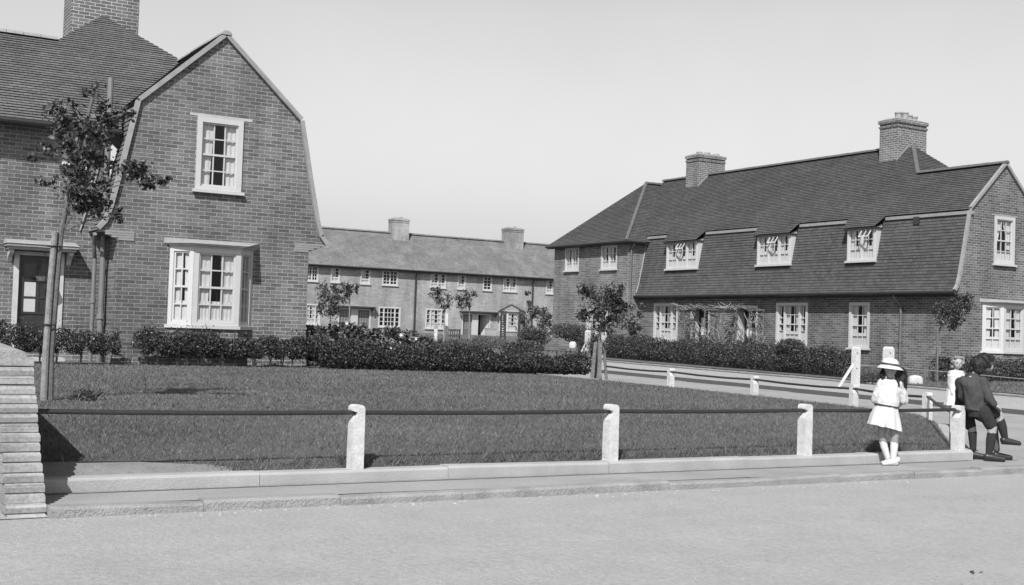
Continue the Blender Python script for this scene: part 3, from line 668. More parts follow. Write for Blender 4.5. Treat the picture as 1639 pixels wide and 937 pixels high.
for i, (a, b, c, d, n) in enumerate(dn):
    window(BR, frame((a, BY, c), (1, 0, 0), (0, -1, 0)), b-a, d-c, ((.38, 1, 4), (1, 3, 4), (.38, 1, 4)), arch=.1, cur='sides' if i != 1 else '', net=.3 if i != 1 else 0, meet=False, bar=.045, deep=.5)
for (a, b, c, d, kk) in drs:
    Fd = frame((a, BY, c), (1, 0, 0), (0, -1, 0)); W, H = b-a, d-c; m = MB()
    m.obox(Fd, 0, .10, 0, H, -.2, .03); m.obox(Fd, W-.10, W, 0, H, -.2, .03); m.obox(Fd, .1, W-.1, H-.09, H, -.2, .027); m.build('door_frame', 'white_paint', BR)
    m = MB()
    if kk == 'open':
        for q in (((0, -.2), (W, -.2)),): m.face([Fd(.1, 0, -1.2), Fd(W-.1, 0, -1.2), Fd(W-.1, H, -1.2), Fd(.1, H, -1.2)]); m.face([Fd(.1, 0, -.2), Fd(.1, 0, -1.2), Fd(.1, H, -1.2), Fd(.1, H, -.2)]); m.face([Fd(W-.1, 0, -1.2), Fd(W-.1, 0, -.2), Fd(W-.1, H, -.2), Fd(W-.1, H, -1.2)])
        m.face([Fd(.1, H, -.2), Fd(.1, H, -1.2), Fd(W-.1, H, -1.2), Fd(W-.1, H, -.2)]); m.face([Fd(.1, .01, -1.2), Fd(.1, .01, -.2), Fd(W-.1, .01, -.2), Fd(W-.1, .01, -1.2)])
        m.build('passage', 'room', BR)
        m = MB(); p, q = Fd(W-.15, .02, -.12), Fd(W-.46, .02, -.78); t = V((.035, 0, 0)); m.box8([p, p+t, q+t, q, p+Z*H*.95, p+t+Z*H*.95, q+t+Z*H*.95, q+Z*H*.95][::1]); m.build('open_door', 'white_paint', BR)
    else:
        m.obox(Fd, .1, W-.1, 0, H-.09, -.16, -.1); do = m.build('door', 'grey_paint', BR)
        m = MB(); 
        for r in range(5): m.obox(Fd, .14, W-.14, .55+.22*r, .57+.22*r, -.1, -.085)
        for r in range(4): m.obox(Fd, .14+.2*r, .165+.2*r, .55, 1.46, -.1, -.084)
        m.build('glazing_bars', 'off_white', do)
# pale pier between the two doors, porch hoods
for (a, b) in ((33.3, 36.3), (43.2, 46.4)):
    m = MB(); m.obox(Fb, a, b, 2.70, 2.78, .002, .42); m.obox(Fb, a-.05, b+.05, 2.782, 2.82, .002, .48); ho = m.build('porch_hood', 'flashing', BR)
    for x in (a+.05, b-.15): m = MB(); m.obox(Fb, x, x+.1, 2.4, 2.698, .002, .3); m.build('hood_bracket', 'grey_paint', ho)
m = MB(); m.obox(Fb, 44.405, 44.695, .95, 2.6, .002, .03); m.obox(Fb, 34.705, 34.995, .95, 2.6, .002, .03); m.build('door_pilaster', 'white_worn', BR)
bay(BR, 0, BY, bayx[0], bayx[1], .45, .42, 1.42, 2.8, 'brick_back', zb=.7)
g = MB(); sl = V((0, 3.35, 2.85)); L = sl.length; P = slopeP((0, BY-.35, 5.5), (1, 0, 0), sl); courses(g, P, [(23.7, 0), (60.3, 0), (60.3, L), (23.7, L)], gauge=.14, lift=.02)
g.face([(23.7, 83, 8.35), (60.3, 83, 8.35), (60.3, 86.8, 5.4), (23.7, 86.8, 5.4)][::-1]); g.build('roof', 'tile_back', BR)
m = MB(); m.box((23.8, BY-.34, 5.40), (60.2, BY-.002, 5.48)); m.build('soffit', 'soffit', BR); m = MB(); m.tube([(23.7, BY-.38, 5.5), (60.3, BY-.38, 5.5)], .06, 6); m.build('gutter', 'dark_paint', BR)
ridge(BR, (23.7, 83, 8.38), (60.3, 83, 8.38), r=.11, mat='tile_back')
chimney(BR, 38.75, 40.0, 82.35, 83.3, 7.4, 9.45, ((.25, .5, .1), (.6, .5, .14)), 'brick_back'); chimney(BR, 48.5, 49.95, 82.35, 83.3, 7.4, 9.45, ((.25, .5, .1), (.6, .5, .14)), 'brick_back')
for x in (39.5, 49.43): pipe(BR, [(x, BY-.08, 1.0), (x, BY-.08, 5.1), (x, BY-.36, 5.45)], .06, 'rainwater_pipe', 'dark_paint')
# ================================================================== GROUND, STREET, KERBS
def arr_mesh(name, verts, nper, tone, mat, parent=None, org=None):
    """many small separate faces (leaves, blades): verts (N, nper, 3), tone (N,)"""
    N_ = len(verts); me = bpy.data.meshes.new(name); o0 = np.array(ORG.get(parent.name, V((0, 0, 0)))) if parent else np.zeros(3)
    vv = (verts.reshape(-1, 3)-o0).astype(np.float32)
    me.vertices.add(len(vv)); me.vertices.foreach_set('co', vv.ravel()); me.loops.add(N_*nper); me.loops.foreach_set('vertex_index', np.arange(N_*nper, dtype=np.int32))
    me.polygons.add(N_); me.polygons.foreach_set('loop_start', np.arange(0, N_*nper, nper, dtype=np.int32))
    me.update(calc_edges=True); a = me.attributes.new('tone', 'FLOAT', 'FACE'); a.data.foreach_set('value', tone.astype(np.float32))
    me.materials.append(MATS[mat]); return link(name, me, parent)
def sheet(name, mat, xl, xr, ys, zf, nx=8, smooth=True):
    mb = MB(); rows = []
    for y in ys: a, b = xl(y), xr(y); rows.append([V((a+(b-a)*k/nx, y, zf(a+(b-a)*k/nx, y))) for k in range(nx+1)])
    for i in range(len(rows)-1):
        for k in range(nx): mb.face([rows[i][k], rows[i][k+1], rows[i+1][k+1], rows[i+1][k]])
    return struct(mb.build(name, mat, None, smooth, True))
def fr(a, b, n): return [a+(b-a)*k/n for k in range(n+1)]
sheet('ground', 'ground', lambda y: -700, lambda y: 700, [-500, 8.0, 8.25, 9, 95, 1500], lambda x, y: -.07 if y <= 8 else (-.06 if y < 9.5 else zp(y)-.2), 1, False)
sheet('street', 'road', lambda y: -90, lambda y: 90, [-30, 3.5, 6.0, 8.19], lambda x, y: .038 if y > 8 else (.012 if y > 5 else 0), 1, False)
def kx(y):                                                   # kerb line of the side road, with a rounded corner
    if y < 8.2: return 17.
    if y < 9.7: return 17.2+math.sqrt(max(0, 1.5**2-(9.7-y)**2))
    return 18.7
sheet('side_road', 'road', lambda y: kx(y)-.02, lambda y: 25.3, [8.19, 8.4, 8.7, 9.1, 9.7]+fr(12, 60, 24), lambda x, y: (.038 if y < 8.2 else (zp(y)-.03) if y > 9.7 else (.038+(zp(9.7)-.068)*(y-8.2)/1.5))+.0, 4)
sheet('pavement', 'pavement', lambda y: 1.5 if y < 8.83 else bx(y)+.12, lambda y: kx(y)-.15, [8.26, 8.5, 8.82, 8.84, 9.2, 9.7]+fr(10, 12, 5)+fr(13, 60, 20), lambda x, y: zp(max(y, 9)), 6)
sheet('entry', 'road', lambda y: -40, lambda y: 1.56, [8.17, 8.6, 8.985], lambda x, y: .043, 2)
sheet('channel', 'tar_channel', lambda y: 18.72, lambda y: 20.5, fr(10, 48, 20), lambda x, y: zp(y)-.025, 1)
sheet('far_channel', 'tar_channel', lambda y: 25.02, lambda y: 25.26, fr(10, 48, 20), lambda x, y: zp(y)-.025, 1)
def kerb(name, mat, path, w, h, zt, stone=.9, gap=.004, rough=.006):
    """row of kerb stones along a path; zt(x, y) = top height"""
    mb = MB()
    for (a, b) in zip(path[:-1], path[1:]):
        a, b = V(a), V(b); L = (b-a).length; n = max(1, round(L/stone)); d = (b-a)/L; sd = V((d.y, -d.x))
        for i in range(n):
            p, q = a+d*(L*i/n+gap/2), a+d*(L*(i+1)/n-gap/2); j = lambda: random.uniform(-rough, rough); c = .018
            z1, z2 = zt(p.x, p.y)+j(), zt(q.x, q.y)+j(); o = sd*j()
            prof = [(0, -h), (0, -c), (c*.35, -c*.35), (c, 0), (w-c, 0), (w-c*.35, -c*.35), (w, -c), (w, -h)]
            A = [V((p.x-sd.x*0+o.x, p.y+o.y, 0))-V((sd.x, sd.y, 0))*x+Z*(z1+z) for x, z in prof]; B = [V((q.x+o.x, q.y+o.y, 0))-V((sd.x, sd.y, 0))*x+Z*(z2+z) for x, z in prof]
            for k in range(len(prof)-1): mb.face([A[k], B[k], B[k+1], A[k+1]])
            mb.face(A); mb.face(B[::-1])
    return struct(mb.build(name, mat))
kerb('street_kerb', 'kerb_stone', [(1.53, 8.13), (17.2, 8.13)], .15, .14, lambda x, y: .104, .95, rough=.009)
arc = [(17.2+1.5*math.sin(t), 9.7-1.5*math.cos(t)) for t in fr(0.1, math.pi/2, 6)]
kerb('side_road_kerb', 'kerb_stone', arc+[(18.7, 50)], .15, .2, lambda x, y: zp(max(y, 9))+.004)
kerb('far_kerb', 'kerb_stone', [(25.42, 50), (25.42, 8)][::-1][::-1], .14, .25, lambda x, y: zp(max(y, 9))+.01)
kerb('lawn_kerb', 'concrete', [(1.55, 8.83), (11.06, 8.83), (14.5, 12.02), (14.55, 40)], .17, .16, lambda x, y: .2 if y < 9 else (.2+(zp(12)+.06-.2)*(min(y, 12)-9)/3 if y < 12 else zp(y)+.06), 1.5)
YL = [8.98, 9.0, 9.05, 9.1, 9.17, 9.25, 9.35, 9.5, 9.7]+fr(9.9, 23.62, 60)
sheet('forecourt', 'pavement', lambda y: -40, lambda y: 1.36+(y-9)*.09, fr(8.98, 23.62, 8), lambda x, y: .043+(y-8.98)*.0285, 4)
lawn = sheet('lawn', 'lawn_soil', lambda y: 1.34+(y-9)*.09, lambda y: bx(y)-.02, YL, lambda x, y: lawn_z(x, y)-.012, 90)
sheet('kerb_foot_strip', 'worn', lambda y: 1.5, lambda y: 11.0, [8.775, 8.826], lambda x, y: .104, 60)  # thin darker strip on the pavement along the foot of the lawn kerb
sheet('worn_earth', 'worn', lambda y: 1.5, lambda y: 3.0-1.6*(y-9)/.5+.12*math.sin(30*y), fr(8.985, 9.22, 5), lambda x, y: lawn_z(x, y)-.004, 16)
def gz_(x, y): return .47+(y-23.4)*.0085
sheet('garden', 'ground', lambda y: -40, lambda y: 14.42, fr(23.6, 79.99, 12), gz_, 4)
sheet('green', 'ground', lambda y: 14.42, lambda y: 26, fr(40, 79.99, 8), lambda x, y: zp(y)+.03, 4)
sheet('front_garden', 'ground', lambda y: 25.5, lambda y: 60, [10, 12, 14, 18, 22, 24, 30, 46, 60, 79.9], lambda x, y: zp(y)+.03+.05*min(1, max(0, (x-26.2)/2)), 6)

# grass blades
def blades(name, xs, ys, zs, h, w, mat, n_tone=None):
    n = len(xs); ang = rng.uniform(0, 2*np.pi, n); lean = rng.uniform(.2, 1.5, n)*h; la = rng.uniform(0, 2*np.pi, n)
    b = np.stack([xs, ys, zs], 1); s = np.stack([np.cos(ang), np.sin(ang), 0*ang], 1)*(w/2)[:, None] if not np.isscalar(w) else np.stack([np.cos(ang), np.sin(ang), 0*ang], 1)*w/2
    t = b+np.stack([np.cos(la)*lean, np.sin(la)*lean, h], 1)
    return struct(arr_mesh(name, np.stack([b-s, b+s, t], 1), 3, rng.uniform(0, 1, n)**1.4 if n_tone is None else n_tone, mat), 'stuff')
vlz = np.vectorize(lawn_z)
n = 300000
yy = 8.99+(rng.uniform(0, 1, n)**1.5)*14.6; xx = rng.uniform(1.2, 14.4, n)
xr = 3.3+1.35*yy                                                # keep what the picture can plausibly show, plus a margin
keep = (xx < np.array([bx(y) for y in yy])-.03) & (xx > .12*yy-.3)
# ragged, thin growth near the front edge at the left
def pnoise(x, y, f, k=7):
    s_ = 0
    for _ in range(k):
        a_ = rng.uniform(0, 2*np.pi); g_ = f*rng.uniform(.6, 1.6); s_ = s_+np.sin(g_*(x*np.cos(a_)+y*np.sin(a_))+rng.uniform(0, 6))
    return s_/np.sqrt(k)
pat = pnoise(xx, yy, 2.2)*.6; pat2 = pnoise(xx, yy, 14, 9); pat3 = pnoise(xx, yy, 32, 9)
bare = (yy < 9.22) & (xx < 2.9-2.5*(yy-9)) & (rng.uniform(0, 1, n) < .93)
thin = (pat*.6+pat2*.5 > .78) & (rng.uniform(0, 1, n) < .6)
keep &= ~bare & ~thin; xx, yy = xx[keep], yy[keep]; pat, pat2, pat3 = pat[keep], pat2[keep], pat3[keep]
gh = rng.uniform(.010, .030, len(xx))*np.clip(1.1+.35*pat2+.25*pat3, .3, 2.2); gw_ = .0045*(1+.10*(yy-9))
tone = np.clip(rng.uniform(0, 1, len(xx))**1.3*.55+.22+.13*pat+.11*pat2+.07*pat3, 0, 1)
tx, ty, th_ = [], [], []
for k in range(900):
    if k < 560: cx0 = rng.uniform(1.7, 11); cy0 = 9.0+abs(rng.normal())*.06
    elif k < 640: cx0 = rng.choice([3.94, 6.38, 8.71, 10.9])+rng.normal()*.07; cy0 = 9.02+abs(rng.normal())*.05
    else: cy0 = 9+rng.uniform(0, 1)**1.6*10; cx0 = rng.uniform(.15*cy0, bx(cy0)-.05)
    if cx0 < 2.9 and cy0 < 9.2: continue
    q_ = rng.integers(5, 12); tx += list(cx0+rng.normal(size=q_)*.03); ty += list(np.maximum(cy0+rng.normal(size=q_)*.025, 8.99)); th_ += list(rng.uniform(.04, .095, q_))
tx, ty, th_ = np.array(tx), np.array(ty), np.array(th_)
blades('grass_tufts', tx, ty, vlz(tx, ty)-.012, th_, .005*(1+.1*(ty-9)), 'grass_blade')
blades('lawn_grass', xx, yy, vlz(xx, yy)-.012, gh, gw_, 'grass_blade', tone)
n = 26000; xx = rng.uniform(25.6, 34, n); yy = 15+rng.uniform(0, 1, n)*14; keep = ~((xx > 29.6) & (yy > 24.4)) & ~((xx < 27) & (yy > 23.2)); xx, yy = xx[keep], yy[keep]
blades('verge_grass', xx, yy, np.array([zp(b)+.03+.05*min(1, max(0, (a-26.2)/2)) for a, b in zip(xx, yy)]), rng.uniform(.03, .07, len(xx)), .014, 'grass_blade')
n = 26000; xx = rng.uniform(9.5, 30, n); yy = rng.uniform(26, 62, n); keep = (xx < 14.3) | (xx > 27); xx, yy = xx[keep], yy[keep]
blades('garden_grass', xx, yy, np.where(xx < 14.42, gz_(xx, yy), .1+.012*(yy-9)+.02), rng.uniform(.1, .3, len(xx)), .05, 'grass_far')
# loose stones in the street beside the kerb
mb = MB()
def rock(mb, c, r, sq=.6):
    n = 6; rings = []
    for (f, z) in ((.65, -.3), (1, .1), (.8, .6), (.35, .9)):
        rings.append([V(c)+V((math.cos(2*math.pi*k/n)*r*f*random.uniform(.8, 1.2), math.sin(2*math.pi*k/n)*r*f*random.uniform(.8, 1.2), z*r*sq)) for k in range(n)])
    mb.loft(rings)
for k in range(260):
    x = random.uniform(1.6, 12.5); rock(mb, (x, 8.13-abs(random.gauss(0, .09))-.02, .034), random.uniform(.005, .018))
for k in range(1100): rock(mb, (random.uniform(-.5, 11), random.uniform(3.6, 8.0), .008), random.uniform(.003, .009))
struct(mb.build('loose_stones', 'pebble'), 'stuff')
def leaf_litter(px, py, lab):
    mb = MB(); c = onz(px, py, .0)
    for k in range(5):
        a = random.uniform(0, 6); r = random.uniform(.012, .022); u = V((math.cos(a), math.sin(a), 0)); w = V((-u.y, u.x, 0)); p = c+V((random.uniform(-.04, .04), random.uniform(-.02, .02), .006))
        mb.face([p-u*r, p-w*r*.6+Z*.008, p+u*r+Z*.012, p+w*r*.6+Z*.006])
    tag(mb.build('dead_leaf', 'dark_wood'), lab, 'litter')
leaf_litter(1560, 919, 'dark scrap of dead leaves lying on the street in the lower right')
leaf_litter(219, 911, 'small dark leaf lying on the street in the lower left')

# ================================================================== BRICK WALL END
wl = root('brick_wall', (1.46, 9, 0), 'low brick garden wall whose end of worn bullnosed bricks faces the street', 'wall')
a0 = onz(17, 829, .0); b0 = onz(75, 829, .0); WXa, WXb = 1.285, 1.525
N_C = 17; y_bot, y_top = 8.20, 8.86; ztop = 1.02
m = MB()
for k in range(N_C):
    z0 = ztop*k/N_C; z1 = ztop*(k+1)/N_C-.002; y = y_bot+(y_top-y_bot)*(k/(N_C-1))**1.05+random.uniform(-.004, .004); xs = -.01*k/N_C; j = lambda: random.uniform(-.005, .005); zj = j()*.5
    z0 += zj; z1 += zj
    xa, xb = WXa+xs+j(), WXb+xs+j(); e = .014
    prof = [(y+.006, z0), (y+.001, z0+.005), (y+.001, z1-.022), (y+.007, z1-.007), (y+.022, z1)]
    A = [V((xa+(.006 if i == 4 else .002 if i == 3 else 0), p[0], p[1])) for i, p in enumerate(prof)]; B = [V((xb-(.006 if i == 4 else .002 if i == 3 else 0), p[0], p[1])) for i, p in enumerate(prof)]
    nseg = 5
    for i in range(4):
        for q in range(nseg):
            f0, f1 = q/nseg, (q+1)/nseg
            m.face([A[i].lerp(B[i], f0), A[i].lerp(B[i], f1), A[i+1].lerp(B[i+1], f1), A[i+1].lerp(B[i+1], f0)])
    bk = y+.20
    m.face([B[4], V((xb, bk, z1)), V((xa, bk, z1)), A[4]][::1]); m.face([V((xa, bk, z0)), V((xa, bk, z1))]+A[::-1]); m.face(B+[V((xb, bk, z1)), V((xb, bk, z0))]); m.face([A[0], V((xa, bk, z0)), V((xb, bk, z0)), B[0]])
m.build('end_bricks', 'pier_course', wl, weld=True)
m = MB(); sh = V((.10, 1, 0)); y0, y1 = 9.0, 11.9
def wp(x, y, z): return V((x+(y-y0)*.09, y, z))
m.box8([wp(WXa+.0, y0, -.05), wp(WXb-.02, y0, -.05), wp(WXb-.02, y1, -.05), wp(WXa+.0, y1, -.05), wp(WXa-.01, y0+.05, 1.03), wp(WXb-.03, y0+.05, 1.03), wp(WXb-.03, y1, 1.03), wp(WXa-.01, y1, 1.03)])
m.prism([V((WXb-.004, 8.28, -.05)), V((WXb-.004, 9.06, -.05)), V((WXb-.014, 9.06, 1.0)), V((WXb-.014, 9.03, 1.0))][::-1], (-.225, 0, 0)); m.build('wall_body', 'pier_brick', wl)
m = MB(); xc, rr = (WXa+WXb)/2-.03, .135; rings = []
for y in (8.95, 8.97, 9.6, 10.6, 11.9):
    s = .9 if y < 8.96 else 1
    rings.append([wp(xc+rr*s*math.cos(math.pi*k/9), y, 1.015+.065*s*math.sin(math.pi*k/9)) for k in range(10)][::-1])
m.loft(rings); m.build('coping', 'pier_brick', wl)

# ================================================================== POST AND RAIL FENCES ROUND THE LAWN
def fpost(parent, x, y, zb, h, ang=0., notch=True, name='post'):
    c, s = math.cos(ang), math.sin(ang); w = .052; zr = h-.06
    def Q(a, b, z): return V((x+a*c-b*s, y+a*s+b*c, zb+z))
    m = MB(); pro = [(-w, -.12), (w, -.12), (w*.92, h-.03), (w*.72, h-.008), (w*.3, h), (-w*.55, h), (-w*.92, h-.012), (-w*1.02, h-.035), (-w*.98, h-.048)]
    if notch: pro += [(-w*.35, h-.055), (-w*.30, h-.075), (-w*.55, h-.09), (-w*.95, h-.135)]
    m.prism([Q(a, -w, b) for a, b in pro][::1], Q(0, 1, 0)*0+ (Q(0, w, 0)-Q(0, -w, 0)))
    return m.build(name, 'white_post', parent)
fl = root('rail_fence', (6.4, 8.92, .2), 'low iron rail fence on white posts along the street side of the lawn', 'fence')
for k, x in enumerate((3.94, 6.38, 8.71)): fpost(fl, x, 8.925, .2, .497+.0*k)
fpost(fl, 10.94, 8.925, .2, .48)
m = MB(); pts = [(1.5, 8.93, .655)]
for a, b in ((1.5, 3.94), (3.94, 6.38), (6.38, 8.71), (8.71, 10.96)):
    for t in (.25, .5, .75, 1): pts.append((a+(b-a)*t, 8.93, .635-.008*math.sin(math.pi*t)+(.018*(1-t) if a < 2 else 0)))
m.tube(pts, 0.0185, 10); m.build('rail', 'rail_iron', fl, True)
fs = root('rail_fence', (14.5, 15, .2), 'iron rail fence on stout white posts between the lawn and the side pavement', 'fence')
SP = [(14.12, 12.06), (14.48, 13.8), (14.54, 16.14), (14.57, 18.5)]
for (x, y) in SP: fpost(fs, x, y, zp(y)+.04, .47, ang=math.pi/2-.05, notch=True)
R2 = V((11.22, 9.20, .15)); fpost(fs, R2.x, R2.y, .15, .47, ang=.78, notch=False)
m = MB(); pts = [(R2.x, R2.y, .57)]; last = V(pts[0])
for (x, y) in SP+[(14.45, 20.45)]:
    q = V((x+.02, y, zp(y)+.445)); 
    for t in (.33, .66, 1): p = last.lerp(q, t); p.z -= .02*math.sin(math.pi*t); pts.append(tuple(p))
    last = q
m.tube(pts, 0.0185, 10); m.build('rail', 'rail_iron', fs, True)

# white gate posts with raking struts
def gpost(px, pyb, pyt, w, lean, label, zb=None, D=None, name='gate_post'):
    c = onz(px, pyb, zp(22)+.0) if zb is None else onz(px, pyb, zb); D_ = (c-CAM).dot(_f); t = atD(px, pyt, D_); h = t.z-c.z
    r = root(name, c, label, 'post', None); m = MB(); w2 = w/2
    def Q(a, b, z): return c+V((a, b, z))
    m.box8([Q(-w2, -w2, -.1), Q(w2, -w2, -.1), Q(w2, w2, -.1), Q(-w2, w2, -.1), Q(-w2, -w2, h-.05), Q(w2, -w2, h-.05), Q(w2, w2, h-.05), Q(-w2, w2, h-.05)])
    m.box8([Q(-w2, -w2, h-.05), Q(w2, -w2, h-.05), Q(w2, w2, h-.05), Q(-w2, w2, h-.05), Q(-w2*.6, -w2*.7, h), Q(w2*.6, -w2*.7, h), Q(w2*.6, w2*.7, h), Q(-w2*.6, w2*.7, h)])
    m.build('post', 'white_post', r)
    if lean:
        L = HR*lean; s = MB(); a = c+L*1.0+Z*-.05; b = c+L*.06+Z*h*.62; d = HR*.035; e = HA*.03
        s.box8([a-d-e, a+d-e, a+d+e, a-d+e, b-d-e, b+d-e, b+d+e, b-d+e]); s.build('strut', 'white_post', r)
    for z in (h-.16, h*.45):
        k = MB(); q = c-HA*(w2*1.3)+Z*z; k.tube([q, q+HA*.03], .016, 6); k.build('bolt', 'rail_iron', r)
    return r, c, h
gpost(940, 571, 529, .17, -.33, 'white post with a raking strut beside the path, left of the tree guard', zb=zp(41))
gpost(966, 573, 529, .15, .36, 'white post with a strut sloping right, just behind the wooden tree guard', zb=zp(40))
_, g1, h1 = gpost(1369, 618, 555, .155, -.42, 'white strutted gate post in front of the narrow window of the cottage row', zb=zp(22.3))
_, g2, h2 = gpost(1421, 619, 555, .20, 0, 'broad white gate post standing right behind the girl in the hat', zb=zp(22.4))
# wire fence of the far front garden
wf = root('wire_fence', g2, 'thin wire strung from the broad gate post across the right front garden', 'fence')
q0 = g1+Z*.52; q1 = onz(1639, 607, .64); 
m = MB(); q2 = q1+(q1-q0)*.6; m.tube([q0, g2+Z*.50, q1, q2], .009, 6); m.build('wire', 'flashing', wf)
m = MB(); e = q2; m.tube([V((e.x, e.y, zp(e.y)-.1)), V((e.x, e.y, e.z+.15))], .05, 8); m.build('post', 'white_post', wf)
# whitewashed stone
c = onz(1465, 617, zp(22)); r = root('boulder', c, 'rounded pale stone standing on the verge between the two girls', 'stone'); m = MB(); rings = []
for (z, f) in ((-.05, 1), (.12, 1.02), (.2, .95), (.25, .7), (.27, .25)):
    rings.append([c+HR*(.19*f*math.copysign(abs(math.cos(a))**.6, math.cos(a)))+HA*(.12*f*math.copysign(abs(math.sin(a))**.6, math.sin(a)))+Z*z for a in [2*math.pi*k/20 for k in range(20)]])
m.loft(rings); m.build('stone', 'stone', r, True)
# ================================================================== PLANTS
def leaf_quads(C_, L, W, up=.3, outward=None):
    n = len(C_); d = rng.normal(size=(n, 3)); 
    if outward is not None: d = d*.7+outward
    d[:, 2] += up; d /= np.linalg.norm(d, axis=1)[:, None]+1e-9
    r = rng.normal(size=(n, 3)); s = np.cross(d, r); s /= np.linalg.norm(s, axis=1)[:, None]+1e-9; nn = np.cross(s, d)
    sc_ = rng.uniform(.55, 1.4, n); L = L*sc_; W = W*sc_*rng.uniform(.75, 1.2, n)
    a = C_-d*(L/2)[:, None]; t = C_+d*(L/2)[:, None]-nn*(L*.12)[:, None]; m_ = C_+d*(L*.02)[:, None]+nn*(W*.22)[:, None]
    return np.stack([a, m_-s*(W/2)[:, None], t, m_+s*(W/2)[:, None]], 1)
def leaves(name, pts, L, W, mat, parent, up=.3, outward=None, tone=None):
    v = leaf_quads(np.asarray(pts), L, W, up, outward); n = len(v)
    return arr_mesh(name, v, 4, rng.uniform(0, 1, n)**1.6 if tone is None else tone, mat, parent)
def clump_pts(c, r, n, shell=.45):
    d = rng.normal(size=(n, 3)); d /= np.linalg.norm(d, axis=1)[:, None]
    r3 = np.array(r) if np.ndim(r) else np.array([r, r, r])
    q = rng.uniform(0, 1, n)**shell
    return np.array(c)+d*q[:, None]*r3, d
def bush_strip(parent, p0, p1, width, h0, h1, zf, n, L, W, mat, gaps=(), stems=0, low=.0, wob=.18, plants=0):
    """leafy strip from p0 to p1 (x, y): uneven top, leaves thinning towards the bottom"""
    p0, p1 = np.array(p0[:2]), np.array(p1[:2]); d = p1-p0; Ln = np.linalg.norm(d); d /= Ln; s = np.array([-d[1], d[0]])
    t = rng.uniform(0, 1, n); ph = rng.uniform(0, 6, 6)
    def top(t): 
        x = t*Ln
        return 1+wob*(.5*np.sin(2.1*x+ph[0])+.35*np.sin(5.3*x+ph[1])+.25*np.sin(11*x+ph[2]))
    a = rng.uniform(0, 2*np.pi, n); q = rng.uniform(0, 1, n)**.38; cz = .5+.5*np.sin(a)*q; cx_ = np.cos(a)*q
    cx_ = np.sign(cx_)*np.abs(cx_)**.8
    zrel = low+(1-low)*cz; H = h0+(h1-h0)*t
    sprig = (rng.uniform(0, 1, n) < .07)*rng.uniform(0, .2, n)
    x = p0[0]+d[0]*t*Ln+s[0]*cx_*width/2; y = p0[1]+d[1]*t*Ln+s[1]*cx_*width/2
    for (ga, gb, gz) in gaps:
        pass
    z = zf(x, y)+zrel*H*top(t)*(1-.15*cx_**2)+sprig
    keep = np.ones(n, bool)
    if plants: keep &= (zrel > .55) | (np.abs(((t*Ln/plants) % 1)-.5) < .10+.36*zrel/.55)
    for (ga, gb, gl) in gaps: keep &= ~((t*Ln > ga) & (t*Ln < gb) & (zrel < gl))
    out = np.stack([s[0]*cx_, s[1]*cx_, (cz-.4)], 1)[keep]
    o = leaves('foliage', np.stack([x, y, z], 1)[keep], L, W, mat, parent, .2, out*.8)
    m = MB()
    for k in range(stems):
        tt = (k+random.uniform(.2, .8))/stems; b = p0+d*tt*Ln; zz = zf(b[0], b[1]); 
        for _ in range(3):
            e = V((b[0]+random.uniform(-.14, .14), b[1]+random.uniform(-.1, .1), zz+h0*random.uniform(.55, .9)))
            m.tube([(b[0]+random.uniform(-.03, .03), b[1], zz-.05), V((b[0], b[1], zz+h0*.25)).lerp(e, .3), e], [.011, .009, .004], 5)
    if stems: m.build('stems', 'bark', parent)
    return o
lz = lambda x, y: np.full_like(x, .462) if hasattr(x, 'shape') else .462
# low hedge in front of the left house: five bushy stretches
segs = [((-1.0, 23.28), (4.55, 23.22), 2.5), ((4.75, 23.22), (6.55, 23.2), 1.9), ((6.72, 23.2), (9.3, 23.12), 2.6)]
H1 = root('hedge', (2, 23.25, .46), 'leggy privet hedge stretch before the door of the left house', 'hedge', 'privet hedges round the lawn')
bush_strip(H1, (-1.0, 23.3), (5.45, 23.22), .5, .66, .66, lz, 26000, .042, .026, 'leaf_hedge', stems=16, low=.30, plants=.42)
H2 = root('hedge', (7.4, 23.2, .46), 'leggy privet hedge stretch with bare stems below the canted bay', 'hedge', 'privet hedges round the lawn')
bush_strip(H2, (5.72, 23.22), (9.32, 23.12), .5, .64, .60, lz, 19000, .042, .026, 'leaf_hedge', gaps=((.0, .15, .5),), stems=12, low=.28, plants=.42)
H3 = root('hedge', (12.2, 22.6, .46), 'dense dark hedge across the back of the lawn, in front of the flower garden', 'hedge', 'privet hedges round the lawn')
bush_strip(H3, (9.25, 23.0), (14.72, 21.55), .8, .62, .42, lz, 42000, .044, .026, 'leaf_hedge', low=.0, wob=.26)
gr = lambda x, y: .1+.012*(y-9)+.07
H4 = root('hedge', (26.6, 32, .4), 'long dark hedge beside the pavement before the cottage row doors', 'hedge', 'dark hedges of the cottage row')
bush_strip(H4, (26.95, 39.6), (26.5, 25.4), .8, .82, .80, gr, 48000, .05, .032, 'leaf_hedge', wob=.14)
H5 = root('hedge', (31, 23.6, .4), 'dark hedge under the bay window of the right gable end', 'hedge', 'dark hedges of the cottage row')
bush_strip(H5, (28.2, 23.8), (37, 23.3), .7, .66, .72, gr, 22000, .05, .032, 'leaf_hedge', wob=.1)
